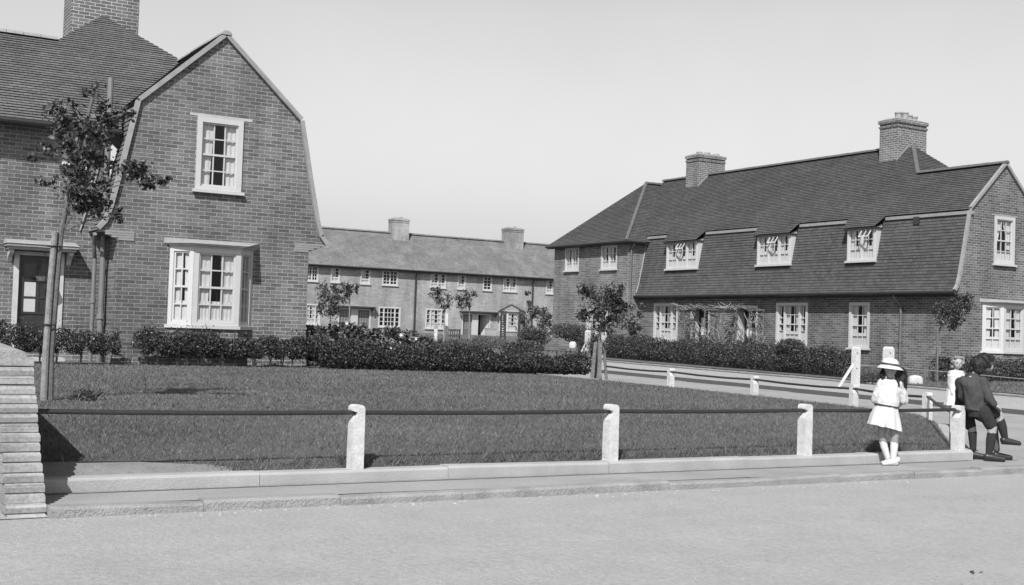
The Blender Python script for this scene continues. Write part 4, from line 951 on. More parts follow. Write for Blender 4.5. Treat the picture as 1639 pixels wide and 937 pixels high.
# ivy-like shrubs and tall flowers behind the back hedge
def shrub(label, c, r, n, L, W, mat='leaf_far', cat='shrub', group=None, stem=True, up=.3):
    c = V(c); R0 = root('shrub', (c.x, c.y, c.z-r[2]), label, cat, group)
    p, d = clump_pts(tuple(c), r, n, .4); k = 1+.25*np.sin(p[:, 0]*5+1)*np.sin(p[:, 2]*7); p = np.array(c)+(p-np.array(c))*k[:, None]
    leaves('foliage', p, L, W, mat, R0, up, d*.7)
    m = MB()
    for q in range(4): m.tube([(c.x+random.uniform(-.1, .1), c.y, c.z-r[2]-.15), (c.x+random.uniform(-.5, .5)*r[0], c.y+random.uniform(-.3, .3)*r[1], c.z)], [.02, .008], 5)
    m.build('stems', 'bark', R0); return R0
def dahlia(px, py, D, label, blooms=3):
    t = atD(px, py, D); g = gz_(t.x, t.y); h = t.z-g; R0 = root('flowering_plant', (t.x, t.y, g), label, 'plant', 'tall garden flowers behind the hedge')
    n = 300; a = rng.uniform(0, 1, n)**.8; rr = .30*(1-.35*a); th = rng.uniform(0, 2*np.pi, n); q = rng.uniform(0, 1, n)**.5
    p = np.stack([t.x+rr*q*np.cos(th), t.y+rr*q*np.sin(th), g+a*h], 1); leaves('foliage', p, .17, .06, 'leaf_pale', R0, .15, np.stack([np.cos(th), np.sin(th), 0*th], 1))
    m = MB()
    for k in range(5): m.tube([(t.x+random.uniform(-.05, .05), t.y, g-.05), (t.x+random.uniform(-.2, .2), t.y+random.uniform(-.2, .2), g+h*random.uniform(.8, 1.0))], .01, 5)
    m.build('stems', 'leaf_far', R0)
    for k in range(blooms):
        b = V((t.x+random.uniform(-.25, .25), t.y-.15+random.uniform(-.1, .1), g+h*random.uniform(.5, 1.0))); m = MB()
        for j in range(9):
            u = V((math.cos(j*.7), random.uniform(-.6, .2), math.sin(j*.7))).normalized(); w = u.cross(V((0, 1, 0))).normalized(); rr_ = .042
            m.face([b, b+u*rr_*.6-w*.018, b+u*rr_, b+u*rr_*.6+w*.018])
        m.build('bloom', 'flower', R0)
for i, (px, py, D, nb, lab) in enumerate(((506, 520, 25.6, 1, 'broad-leaved plant hard against the corner of the left house'), (540, 516, 26.2, 1, 'tall broad-leaved plant below the bushy tree'), (572, 518, 26.8, 2, 'leafy plant in front of the first porch of the terrace'),
        (600, 528, 26.6, 2, 'pale-flowered plant left of the tall sash window'), (628, 524, 27.6, 2, 'flowering plant below the tall sash window of the terrace'), (655, 530, 28, 3, 'white-flowered plant beside the terrace downpipe'), (680, 540, 28.4, 2, 'low plant beside the thin white post'), (520, 545, 25.9, 0, 'dark low plant behind the end of the hedge'), (560, 545, 25.9, 0, 'drooping low plant behind the hedge'), (615, 548, 26.2, 2, 'low white-flecked plant behind the hedge'))): dahlia(px, py, D, lab, nb)
def shrub_px(px, py, D, rpx, lab, n=2600, L=.07, W=.04, mat='leaf_far', grp=None):
    c = atD(px, py, D); k = D/FPX; return shrub(lab, c, (rpx[0]*k, rpx[0]*k*.8, rpx[1]*k), n, L, W, mat, group=grp)
shrub_px(852, 541, 47, (26, 17), 'dark bushy shrub left of the slatted garden gate', 4000)
shrub_px(915, 532, 52, (40, 14), 'spreading dark shrub against the far wing of the cottage row', 4200)
shrub_px(780, 548, 46, (48, 9), 'low pale shrub on the green before the open door', 2600, .06, .03, 'leaf_pale')
shrub_px(700, 556, 38, (60, 9), 'long low bush just behind the back hedge', 3600, .06, .035)
shrub_px(835, 556, 36, (40, 10), 'low dark bush at the foot of the rose arch', 2600)
shrub_px(1265, 553, 37.5, (26, 12), 'feathery bush rising above the hedge below the middle window', 1500, .09, .025)
shrub_px(1400, 604, 33.5, (34, 9), 'rough tuft of grass by the white gate posts', 2200, .10, .015, 'leaf_far')
shrub_px(870, 520, 55, (14, 26), 'slender bush beside the far right door of the terrace', 900, .08, .04)

def tree(label, base, stem, clumps, L, W, mat, group=None, r0=.05, bark='bark', name='tree', twigs=True, up=.1):
    """stem: list of points; clumps: (centre, radius, number of leaves)"""
    base = V(base); R0 = root(name, base, label, 'tree', group); st = [base-Z*.1]+[V(p) for p in stem]; n = len(st)
    m = MB(); m.tube(st, [r0*(1-.62*k/(n-1)) for k in range(n)], 9); m.build('trunk', bark, R0, True)
    m = MB(); P_ = []; D_ = []
    for (c, r, k) in clumps:
        c = V(c); j = max(range(n), key=lambda i: -((st[i]-c).length+ (max(0, st[i].z-c.z+.05))*2)); a = st[j]; mid = a.lerp(c, .5)+Z*.06*(c-a).length
        m.tube([a, mid, c], [r0*.30, r0*.18, r0*.07], 6)
        for q in range(7): 
            d = V(rng.normal(size=3)).normalized(); e = c+V((d.x*(r[0] if np.ndim(r) else r), d.y*(r[0] if np.ndim(r) else r), d.z*(r[2] if np.ndim(r) else r)))*.9; m.tube([mid.lerp(c, random.uniform(.2, 1)), e], [r0*.09, r0*.03], 4)
        p, d = clump_pts(tuple(c), r, k, .55); 
        # sub-clumps for an uneven outline
        ns = max(3, k//45); cc, _ = clump_pts(tuple(c), r, ns, .5); idx = rng.integers(0, ns, k); rr = np.min(r) if np.ndim(r) else r
        p = np.where((rng.uniform(0, 1, k) < .8)[:, None], cc[idx]+rng.normal(size=(k, 3))*rr*.2, p); P_.append(p); D_.append(d)
    m.build('branches', bark, R0)
    P_ = np.concatenate(P_); D_ = np.concatenate(D_); leaves('crown', P_, L, W, mat, R0, up, D_*.5); return R0
# street tree at the left, with its stake
tb = V((2.56, 13.87, lawn_z(2.53, 13.87))); D0 = (tb-CAM).dot(_f)
def tp(px, py, dd=0.): return atD(px, py, D0+dd)
k = D0/FPX
cl = [(tp(92, 195, -.1), 24*k, 260), (tp(118, 168, .1), 14*k, 60), (tp(152, 140, 0), 17*k, 60), (tp(175, 195, .15), 30*k, 330), (tp(130, 215, -.15), 30*k, 360), (tp(112, 255, .1), 25*k, 240), (tp(150, 255, .2), 27*k, 300),
      (tp(68, 240, 0), 17*k, 90), (tp(228, 282, -.1), (34*k, 25*k, 22*k), 420), (tp(262, 290, -.1), (20*k, 15*k, 7*k), 50), (tp(110, 300, -.2), 26*k, 260), (tp(160, 318, .1), 30*k, 380), (tp(126, 335, -.1), 20*k, 180), (tp(185, 345, 0), (20*k, 16*k, 11*k), 110), (tp(70, 290, .1), 14*k, 45), (tp(205, 180, .1), 15*k, 70), (tp(85, 175, -.2), 15*k, 80), (tp(140, 285, -.3), 26*k, 260)]
tree('young street tree with a sparse dark crown, tied to a stake left of the lawn', tb, [tp(82, 560), tp(91, 450), tp(98, 372), tp(108, 325, -.02), tp(120, 265, .02), tp(135, 210), tp(150, 150)], [(c, (np.array(r)*1.12 if np.ndim(r) else r*1.18), int(n*.78)) for c, r, n in cl], .058, .036, 'leaf_tree', r0=.040, bark='bark')
sk = root('tree_stake', tb, 'pale knobbly wooden stake tied to the left street tree', 'stake')
m = MB(); m.tube([tb-HR*.05-HA*.05-Z*.2, tp(76.5, 560)-HA*.05, tp(84, 450)-HA*.05, tp(91, 372)-HA*.05], [.04, .036, .034, .032], 10); m.build('stake_pole', 'bark_pale', sk, True)
m = MB(); 
for (px, py) in ((88, 395), (80, 520)): 
    c = tp(px, py)-HA*.03
    m.tube([c+V((math.cos(a)*.07, math.sin(a)*.06, 0)) for a in [2*math.pi*j/12 for j in range(13)]], .008, 6)
m.build('tie', 'dark_cloth', sk)
tu = shrub('small tuft of weeds beside the left tree', lawn_z(3, 14)*Z+V((2.95, 13.9, .04)), (.2, .15, .07), 260, .09, .012, 'leaf_tree')
# tree and rough wooden guard at the far corner of the lawn
gb = V((14.33, 20.45, .46)); Dg = (gb-CAM).dot(_f); kk = Dg/FPX
def gp(px, py, dd=0): return atD(px, py, Dg+dd)
cl = [(gp(945, 470), 20*kk, 200), (gp(975, 480, .2), 28*kk, 420), (gp(950, 500, -.1), 24*kk, 320), (gp(1000, 505, .1), 24*kk, 360), (gp(930, 505, .1), 18*kk, 150), (gp(1010, 520), 16*kk, 160), (gp(985, 460, -.1), 17*kk, 130), (gp(965, 520, .1), 20*kk, 200), (gp(925, 462), 10*kk, 35), (gp(1020, 495), 12*kk, 60)]
tree('round-headed young tree growing from the rough wooden guard', gb, [gp(957, 560), gp(961, 530), gp(963, 500), gp(965, 470)], cl, .10, .034, 'leaf_tree', r0=.03)
tg = root('tree_guard', gb, 'rough split-wood tree guard at the far right corner of the lawn', 'tree guard')
for (a, b, c, d, w) in ((948, 598, 953, 549, .075), (959, 599, 961, 547, .085), (971, 600, 966, 551, .06), (953, 598, 957, 556, .05)):
    m = MB(); p, q = gp(a, b, -.12 if w > .06 else .12), gp(c, d, -.08 if w > .06 else .1); p.z -= .1; h = HR*w/2; e = HA*.03
    m.box8([p-h-e, p+h-e, p+h+e, p-h+e, q-h*.8-e, q+h*.8-e, q+h*.8+e+Z*.03, q-h*.8+e]); m.build('stake', 'old_wood', tg)
# small tree in front of the right gable
rb = onz(1498, 611, .34); Dr = (rb-CAM).dot(_f); kr = Dr/FPX
def rp(px, py, dd=0): return atD(px, py, Dr+dd)
cl = [(rp(1510, 500), 17*kr, 260), (rp(1530, 492, .2), 20*kr, 340), (rp(1550, 488), 14*kr, 130), (rp(1522, 510, -.2), 17*kr, 260), (rp(1500, 490, .1), 11*kr, 80), (rp(1548, 475), 9*kr, 35), (rp(1536, 508), 12*kr, 120)]
tree('small staked standard tree before the near end of the right cottage row', rb, [rp(1499, 570), rp(1503, 530), rp(1512, 505)], [(c, r*1.08, int(n*1.5)) for c, r, n in cl], .09, .034, 'leaf_tree', r0=.035, bark='bark')
sk = root('tree_stake', rb, 'slim dark stake beside the standard tree at the right gable', 'stake'); m = MB(); q = rp(1501, 528, -.1); m.tube([rb-HA*.1-Z*.1, q], .028, 7); m.build('stake_pole', 'old_wood', sk, True)
# young trees round the green in front of the terrace
def ytree(px, pyb, D, lab, cl, L=.16, W=.06, trunk=None, mat='leaf_far'):
    kq = D/FPX; c = atD(px, pyb, D); g = gz_(c.x, c.y) if c.x < 14.4 else zp(c.y)+.03; b = V((c.x, c.y, g)); top = atD(px+1, cl[0][1]+5, D)
    tree(lab, b, [b.lerp(top, .4), b.lerp(top, .75), top], [(atD(x, y, D+random.uniform(-.3, .3)), r*kq, n) for x, y, r, n in cl], L, W, mat, 'young trees round the green', r0=.05, bark='bark_pale')
ytree(528, 545, 56, 'full drooping tree nearest the corner of the left house', [(520, 470, 18, 260), (535, 478, 20, 330), (512, 488, 12, 120), (528, 495, 18, 260), (540, 462, 10, 80)])
ytree(559, 540, 58, 'small umbrella-headed tree next to the full drooping tree', [(558, 464, 10, 130), (548, 458, 7, 50), (570, 461, 8, 70), (558, 472, 7, 60)])
ytree(711, 540, 60, 'tree above the white tapered post before the terrace', [(705, 480, 16, 240), (695, 470, 9, 70), (716, 488, 11, 130), (700, 462, 7, 40)])
ytree(751, 540, 62, 'thin tree standing before the dark terrace door', [(745, 478, 14, 200), (755, 472, 9, 80), (735, 474, 8, 60), (748, 488, 11, 110)])
ytree(848, 548, 58, 'spindly tree beside the second terrace downpipe', [(848, 488, 9, 110), (852, 505, 9, 90), (845, 470, 6, 40), (843, 515, 8, 80)])
ytree(870, 548, 57, 'low-headed tree near the far end of the cottage row', [(868, 505, 13, 190), (876, 513, 10, 110), (862, 498, 8, 60)])
# ------------------------------------------------------------------ rose arches at the cottage doors
def arch(px0, px1, lab, y0, y1):
    x = XW-.75; y0, y1 = onX(px0, 500, x).y, onX(px1, 500, x).y; r = root('rose_arch', (x, (y0+y1)/2, .4), lab, 'rose arch'); m = MB()
    for yy in (y0, y1):
        for xx in (x, XW-.1): m.tube([(xx, yy, .3), (xx, yy, 2.35)], .022, 6)
        for k in range(7): z = .6+.26*k; m.tube([(x, yy, z), (XW-.1, yy, z+.14)], .011, 5); m.tube([(x, yy, z+.14), (XW-.1, yy, z)], .011, 5)
        m.tube([(x-.1, yy, 2.35), (XW-.05, yy, 2.40)], .022, 6)
    for k in range(5): xx = x-.08+.22*k; m.tube([(xx, y0+.12, 2.37), (xx, (y0+y1)/2, 2.55), (xx, y1-.12, 2.37)], .013, 5)
    m.build('trellis', 'old_wood', r)
    m = MB(); pts = []
    for k in range(60):
        yy = y0 if random.random() < .45 else y1; b = V((x+random.uniform(-.05, .7), yy+random.uniform(-.1, .1), random.uniform(.4, 2.0))); e = b+V((random.uniform(-.35, .25), random.uniform(-.3, .3), random.uniform(.2, .6)))
        m.tube([b, b.lerp(e, .5)+V((random.uniform(-.08, .08), random.uniform(-.08, .08), .05)), e], [.012, .009, .005], 4); pts.append(b.lerp(e, random.random()))
    for k in range(26):
        b = V((x+random.uniform(-.15, .5), y0-abs(random.gauss(0, .35)), 2.40+random.uniform(0, .1))); e = b+V((random.uniform(-.4, .2), random.uniform(-.5, .5), random.uniform(-.08, .22)))
        m.tube([b, e], [.014, .006], 4); pts += [b.lerp(e, random.random()) for _ in range(2)]
    m.build('climbing_stems', 'pale_twig', r)
    p = np.concatenate([np.array(q)+rng.normal(size=(5, 3))*.06 for q in pts]); p = np.concatenate([p, np.array([x+.2, y1, .9])+rng.normal(size=(160, 3))*np.array([.25, .12, .35])])
    leaves('leaves', p, .05, .03, 'leaf_far', r)
arch(1090, 1128, 'rustic rose arch with bare climbing stems over the left cottage door', 37.9, 36.0)
arch(1157, 1200, 'rustic rose arch with pale crossed laths over the right cottage door', 35.35, 33.35)
# gabled trellis arch on the green
D = 62; r0_ = atD(818, 545, D); zb = zp(r0_.y)+.03; r0_.z = zb; r = root('trellis_arch', r0_, 'gabled garden arch of dark trellis in front of the terrace bay', 'arch')
m = MB()
for px in (801, 808, 831, 838):
    for dd in (0, .8): p = atD(px, 545, D+dd); t = atD(px, 498, D+dd); m.tube([(p.x, p.y, zb-.1), (p.x, p.y, t.z)], .05, 6)
for (a, b) in ((801, 808), (831, 838)):
    for k in range(12):
        q0, q1 = atD(a, 540-3.6*k, D), atD(b, 540-3.6*(k+1), D); m.tube([q0, q1], .025, 5); q0, q1 = atD(b, 540-3.6*k, D), atD(a, 540-3.6*(k+1), D); m.tube([q0, q1], .025, 5)
m.build('trellis', 'dark_wood', r)
m = MB(); a, b, c = atD(797, 500, D), atD(819, 489, D), atD(841, 502, D); bk = HA*.9
for (p, q) in ((a, b), (b, c)): m.box8([p, q, q+bk, p+bk, p+Z*.07, q+Z*.07, q+bk+Z*.07, p+bk+Z*.07])
m.build('arch_roof', 'dark_wood', r)
p, d = clump_pts(tuple(atD(836, 515, D)), (.4, .4, .8), 260); leaves('climber', p, .10, .06, 'leaf_far', r)
p = atD(835, 560, 50); m = MB(); m.tube([(p.x, p.y, zp(p.y)-.1), tuple(atD(835, 520, 50))], .06, 7); tag(m.build('timber_post', 'old_wood'), 'bare timber post right of the gabled trellis arch', 'post')
# slatted gate, seats and palings
def slats(name, lab, cat, px0, px1, pyt, pyb, D, mat, n, dd=0., rail=.09, grp=None):
    a, b = atD(px0, pyt, D), atD(px1, pyt+ (0), D+dd); h = (pyb-pyt)*D/FPX; b.z = a.z; r = root(name, (a.x, a.y, a.z-h), lab, cat, grp); m = MB(); u = (b-a).normalized(); nn = u.cross(Z)
    L = (b-a).length
    Fq = frame(a-Z*h, u, nn)
    m.obox(Fq, 0, L, h-rail, h, 0, .05); m.obox(Fq, 0, L, h*.12, h*.12+rail*.8, 0, .05); fo = m.build('frame_rails', mat, r)
    m = MB()
    for k in range(n): s = L*(k+.25)/n; m.obox(Fq, s, s+L*.5/n, h*.02, h-rail*1.01, .005, .03)
    m.build('slats', mat, r); m = MB()
    for s in (0, L-.08): m = MB(); m.obox(Fq, s, s+.08, -.5, h+.02, -.09, -.002); m.build('post', mat, r)
    return r
slats('garden_gate', 'low slatted garden gate behind the back hedge, left of the round-topped post', 'gate', 872, 922, 555, 572, 44, 'old_wood', 7, -1.2, rail=.12)
c = atD(916, 575, 43.2); z0_ = zp(c.y); m = MB(); h = atD(916, 547, 43.2).z; w = .13
rings = [[V((c.x+w*f*math.cos(a), c.y+w*f*math.sin(a), z)) for a in [2*math.pi*k/10+.3 for k in range(10)]] for f, z in ((1, z0_-.1), (1, h-.1), (.9, h-.04), (.5, h))]
m.loft(rings); tag(m.build('gate_post', 'white_post', None, True), 'short round-topped white post at the end of the slatted gate', 'post')
slats('garden_fence', 'short dark paling fence under the wing window behind the tree guard', 'fence', 972, 999, 535, 552, 46, 'dark_wood', 8)
slats('garden_fence', 'dark upright paling fence rising from the hedge below the middle cottage window', 'fence', 1238, 1330, 556, 583, 40.2, 'dark_wood', 26, -3.6, rail=.03)
slats('bench', 'small slatted wooden seat on the green beside the white tapered post', 'seat', 716, 737, 527, 540, 66, 'dark_wood', 6)
for (px, D, lab) in ((1105, 44.3, 'dark fence stake in the hedge below the left rose arch'), (1183, 41.5, 'dark fence stake in the hedge between the rose arches'), (1256, 38.9, 'dark fence stake at the left end of the paling fence')):
    p = atD(px, 560, D); t = atD(px+1, 545 if px < 1200 else 552, D); m = MB(); m.box8([V((p.x+a*.05, p.y+b*.05, z)) for z in (zp(p.y)-.1, t.z) for a, b in ((-1, -1), (1, -1), (1, 1), (-1, 1))]); tag(m.build('fence_stake', 'dark_wood'), lab, 'stake')
m = MB(); p, q = atD(1040, 549, 46.5), atD(1256, 553, 38.9); m.tube([p, q], .02, 6); tag(m.build('fence_rail', 'dark_wood'), 'thin dark rail running along the top of the cottage row hedge', 'rail')
# white posts on the green
for (px, t, b, w, lab, tap) in ((697, 527, 551, .17, 'short thin white post on the green left of the tapered one', 0), (713, 502, 553, .18, 'tall white post with a tapered foot on the green', .09)):
    D = 62; c = atD(px, b, D); z = atD(px, t, D).z; r = root('white_post', (c.x, c.y, zp(c.y)), lab, 'post'); m = MB()
    zs = [(zp(c.y)-.1, w/2+tap), (zp(c.y)+.35+tap, w/2+tap*.7), (zp(c.y)+.9, w/2+tap*.05), (z, w/2)]
    m.loft([[c*0+V((c.x, c.y, zz))+HR*(a*ww)+HA*(bb*w/2) for a, bb in ((-1, -1), (1, -1), (1, 1), (-1, 1))] for zz, ww in zs]); m.build('post', 'white_post', r)
m = MB(); p = onY(787, 538, 79.2); Fq = frame((p.x-.38, 79.2, .93), (1, 0, 0), (0, -1, 0)); m.obox(Fq, 0, .78, 0, .6, -.4, 0); m.obox(Fq, -.04, .82, .602, .66, -.42, .03); tag(m.build('meter_box', 'off_white'), 'pale box standing on the ground beside the open terrace door', 'box')
from mathutils import noise as mnoise
# ================================================================== PEOPLE (bodies as one remeshed surface each)
def cap_mesh(bm, p0, r0, p1, r1, n=14, sq=1.):
    p0, p1 = V(p0), V(p1); d = (p1-p0); L = d.length; d = d/L if L > 1e-6 else V((0, 0, 1))
    a = d.cross(V((0, 0, 1)) if abs(d.z) < .9 else V((1, 0, 0))).normalized(); b = d.cross(a); rings = []
    for k in range(1, 5): t = math.pi/2*k/4; rings.append((p0-d*r0*math.cos(t), r0*math.sin(t)))
    for k in range(0, 4): t = math.pi/2*k/4; rings.append((p1+d*r1*math.sin(t), r1*math.cos(t)))
    vs = [[bm.verts.new(c+(a*math.cos(2*math.pi*i/n)+b*math.sin(2*math.pi*i/n))*r) for i in range(n)] for c, r in rings]
    e0, e1 = bm.verts.new(p0-d*r0), bm.verts.new(p1+d*r1)
    for j in range(len(vs)-1):
        for i in range(n): bm.faces.new((vs[j][i], vs[j][(i+1) % n], vs[j+1][(i+1) % n], vs[j+1][i]))
    for i in range(n): bm.faces.new((e0, vs[0][(i+1) % n], vs[0][i])); bm.faces.new((e1, vs[-1][i], vs[-1][(i+1) % n]))
def ell_mesh(bm, c, r, rot=None):
    m = Matrix.Translation(c) @ (rot.to_4x4() if rot else Matrix.Identity(4)) @ Matrix.Diagonal((*r, 1))
    bmesh.ops.create_uvsphere(bm, u_segments=18, v_segments=12, radius=1, matrix=m)
def ring_mesh(bm, rings):
    vs = [[bm.verts.new(p) for p in r] for r in rings]; n = len(rings[0])
    for j in range(len(vs)-1):
        for i in range(n): bm.faces.new((vs[j][i], vs[j][(i+1) % n], vs[j+1][(i+1) % n], vs[j+1][i]))
    bm.faces.new(vs[0][::-1]); bm.faces.new(vs[-1])
class Fig:
    def __init__(s, name, px, py, zg, label, yaw=0.):
        s.o = onz(px, py, zg); s.r = root('person', s.o, label, 'person'); s.x = HR; s.y = HA; s.pr = []
    def P(s, p): return s.o+s.x*(p[0]/100)+s.y*(p[1]/100)+Z*(p[2]/100)
    def start(s): s.bm = bmesh.new(); return s
    def c(s, p0, r0, p1, r1): cap_mesh(s.bm, s.P(p0), r0/100, s.P(p1), r1/100); return s
    def chain(s, *a):
        for (p, r), (q, t) in zip(a[:-1], a[1:]): s.c(p, r, q, t)
        return s
    def e(s, p, r, tilt=0., pitch=0.):
        B = Matrix((s.x, s.y, Z)).transposed()
        R = B @ Matrix.Rotation(tilt, 3, 'Y') @ Matrix.Rotation(pitch, 3, 'X'); ell_mesh(s.bm, s.P(p), [q/100 for q in r], R); return s
    def rings(s, rs, n=24, pleat=0., np_=10, ph=0.):
        out = []
        for (cx_, cy_, cz, rx, ry, *t) in rs:
            tl = t[0] if t else 0; pl = t[1] if len(t) > 1 else 0
            out.append([s.P((cx_+rx*math.cos(2*math.pi*k/n)*(1+pl*math.sin(np_*2*math.pi*k/n+ph)), cy_+ry*math.sin(2*math.pi*k/n)*(1+pl*math.sin(np_*2*math.pi*k/n+ph)), cz+tl*math.cos(2*math.pi*k/n))) for k in range(n)])
        ring_mesh(s.bm, out); return s
    def hand(s, w, d, nrm, size=1.):
        """palm, four bent fingers of different lengths and a thumb leaving the side of the palm (cm)"""
        w, d, nrm = V(w), V(d).normalized(), V(nrm).normalized(); sd = d.cross(nrm).normalized(); q = size
        s.c(w, 1.7*q, w+d*2.0*q, 1.9*q); s.c(w+d*1.5*q+sd*1.1*q, 1.1*q, w+d*4.2*q+sd*1.5*q, 1.0*q); s.c(w+d*1.5*q-sd*1.1*q, 1.1*q, w+d*4.0*q-sd*1.5*q, .95*q)
        for k, L in enumerate((3.6, 4.3, 4.0, 3.0)):
            b = w+d*4.2*q+sd*(1.8-1.2*k)*q; m = b+d*L*.55*q+nrm*.5*q; t = m+d*L*.35*q+nrm*1.3*q; s.c(b, .72*q, m, .64*q); s.c(m, .64*q, t, .5*q)
        b = w+d*1.2*q+sd*1.7*q; m = b+d*1.6*q+sd*1.5*q+nrm*.5*q; s.c(b, .9*q, m, .75*q); s.c(m, .75*q, m+d*1.8*q+sd*.2*q+nrm*.8*q, .55*q); return s
    def done(s, name, mat, vox=.006, sm=4, parent=None, remesh=True, wrinkle=None):
        me = bpy.data.meshes.new(name); bmesh.ops.recalc_face_normals(s.bm, faces=s.bm.faces); s.bm.to_mesh(me); s.bm.free()
        o = bpy.data.objects.new(name, me); COL.objects.link(o)
        if True if remesh else False:
            md = o.modifiers.new('r', 'REMESH'); md.mode = 'VOXEL'; md.voxel_size = vox
            if sm: ms = o.modifiers.new('s', 'SMOOTH'); ms.factor = .5; ms.iterations = sm
            dg = bpy.context.evaluated_depsgraph_get(); nm = bpy.data.meshes.new_from_object(o.evaluated_get(dg)); o.modifiers.clear(); o.data = nm; bpy.data.meshes.remove(me); me = nm; me.name = name
        if wrinkle:
            no = [v.normal.copy() for v in me.vertices]
            for v, nn in zip(me.vertices, no): q = v.co*wrinkle[1]; v.co += nn*(wrinkle[0]*(mnoise.noise(V((q.x, q.y, q.z*.55)))+.5*mnoise.noise(V((q.x*2.3, q.y*2.3, q.z*1.1)))))
        org = s.o; me.transform(Matrix.Translation(-org)); me.materials.clear(); me.materials.append(MATS[mat])
        me.polygons.foreach_set('use_smooth', [True]*len(me.polygons)); me.set_sharp_from_angle(angle=R_(55)) if not remesh else None; o.parent = parent or s.r; ORG[o.name] = s.o; return o
def face(fg, c, fx, fy, k=1., smile=True):
    """eyes and mouth on a head centred at c whose face looks along (fx, fy)"""
    f = V((fx, fy, 0)).normalized(); sd = V((-f.y, f.x, 0)); c = V(c)
    for q in (-1, 1):
        fg.start(); p = c+f*6.9*k+sd*2.7*k*q+V((0, 0, .6)); fg.e(tuple(p), (1.0, 1.0, .7)); fg.done('eye', 'eye', remesh=False)
    fg.start(); a = c+f*7.2*k+V((0, 0, -4.4)); fg.c(tuple(a-sd*1.5*k), .5, tuple(a+sd*1.5*k), .5); fg.done('mouth', 'lip', remesh=False)
def strands(fg, hair, c, r, n, L, W, mat, keep=None, flow=(0, 0, -1), parent=None):
    """locks of hair lying over the head and falling along flow"""
    d = rng.normal(size=(n, 3)); d /= np.linalg.norm(d, axis=1)[:, None]
    k = np.ones(n, bool) if keep is None else keep(d); d = d[k]; n = len(d)
    q = np.array(c)+d*np.array(r)*rng.uniform(.99, 1.025, n)[:, None]; f = np.array(flow)+rng.normal(size=(n, 3))*.22
    t = f-d*np.sum(f*d, axis=1)[:, None]+d*.01; t /= np.linalg.norm(t, axis=1)[:, None]; s = np.cross(t, d)
    l = L*rng.uniform(.6, 1.3, n)[:, None]; w = W*rng.uniform(.6, 1.3, n)[:, None]
    v = np.stack([q-t*l*.5-d*.3, q-s*w*.5, q+t*l*.5-d*.15, q+s*w*.5], 1)
    B = np.array([list(fg.x), list(fg.y), [0, 0, 1]]); v = (v/100) @ B+np.array(list(fg.o))
    arr_mesh('hair_locks', v, 4, rng.uniform(0, 1, n)**1.5, mat, hair)
# ---- girl in the white hat
g = Fig('girl', 1425, 745, .102, 'small girl in a white dress and brimmed white hat standing by the front rail')
g.start()
g.chain(((1, 0, 48), 5.6), ((3.2, -2, 29), 4.0), ((3.0, -1.5, 20), 3.7), ((2.6, -1, 6), 2.5)); g.c((4, -1, 3), 2.3, (-6, -4, 2.2), 1.8)
g.chain(((-6, 3, 48), 5.6), ((-9, 2.5, 30), 3.9), ((-6, 3, 20), 3.5), ((-1.5, 4, 7), 2.4)); g.c((0, 4, 3.4), 2.2, (-8, 2, 2.4), 1.7)
g.rings([(-5, 0, 44, 9, 7), (-5, 0, 55, 9.5, 7.5), (-3.5, 0, 70, 9, 6.8), (-2, 0, 80, 8.5, 6), (-1.5, .5, 85, 4, 4)])
g.chain(((-1.5, 1, 82), 3.6), ((-2.2, .5, 90), 3.3)); g.e((-2.6, 0, 96.6), (6.9, 7.9, 9.2)); g.e((-3.1, -4.2, 92), (4.6, 3.6, 4.4)); g.c((-3.4, -7.4, 96), .7, (-3.6, -8.6, 94.4), .9); g.e((-7.6, 0, 95), (1, 1.5, 2)); g.e((4, 1, 95), (1, 1.5, 2))
g.chain(((8, 0, 82), 3.4), ((12.3, 3, 65), 2.9), ((7, 8.5, 57), 2.2)); g.chain(((-11, 0, 82), 3.4), ((-14.5, 5, 65), 2.9), ((-5, 10.5, 57), 2.2))
g.hand((6, 9.5, 56.6), (-1, .2, -.3), (0, -1, 0), .85); g.hand((-4, 11.5, 56.6), (1, .1, -.2), (0, -1, 0), .85)
body = g.done('body', 'skin_tan', .005)
face(g, (-2.9, 0, 96), -.12, -1)
g.start(); g.rings([(-5, 0, 58, 11.2, 9, -1.5), (-4.6, 0, 63, 11.6, 9.4), (-3.2, 0, 73, 10.6, 8.4), (-1.8, 0, 81, 10.2, 7), (-1.4, .3, 85.5, 6.5, 4.8)])
g.chain(((7.5, 0, 82), 5.0), ((11.6, 2.4, 70), 5.2), ((12.6, 3, 65), 4.7)); g.chain(((-10, 0, 82), 4.8), ((-13.4, 3, 70), 5.2), ((-14.6, 4.6, 65.5), 4.7))
g.done('bodice', 'white_cloth', .006, 3, wrinkle=(.008, 22))
g.start(); n_ = 60; g.rings([(-5, .2, 61.5, 11.2, 9.0, -1.5, .0), (-5, .2, 59, 11.5, 9.3, -1.7, .01), (-5, .2, 56.5, 11.9, 9.7, -1.8, .02), (-5.2, .3, 53, 12.9, 10.5, -2, .028), (-5.6, .5, 48, 14.4, 11.6, -2.4, .035), (-5.9, .8, 43, 15.6, 12.5, -2.8, .045), (-6.2, 1, 37.5, 17, 13.4, -3.3, .05), (-6.1, 1, 37.6, 16.6, 13.0, -3.3, .05), (-5.4, .5, 50, 13, 10.4, -2, .03)], n=n_, np_=9, ph=.6)
g.done('skirt', 'white_cloth', remesh=False, wrinkle=(.008, 14))
g.start(); g.rings([(-5, .2, 58.2, 12.2, 10, -1.8), (-5, .2, 60.0, 12.2, 10, -1.8)], n=40); g.done('belt', 'ribbon', remesh=False)
g.start(); g.chain(((3.0, -1.6, 23), 3.9), ((3.0, -1.5, 18), 3.85), ((2.6, -1, 6), 2.9)); g.done('sock', 'sock_white', .005, wrinkle=(.0012, 60))
g.start(); g.chain(((-7.2, 2.8, 23.5), 3.6), ((-5.6, 3, 18), 3.7), ((-1.5, 4, 7), 2.8)); g.done('sock', 'sock_white', .005, wrinkle=(.0012, 60))
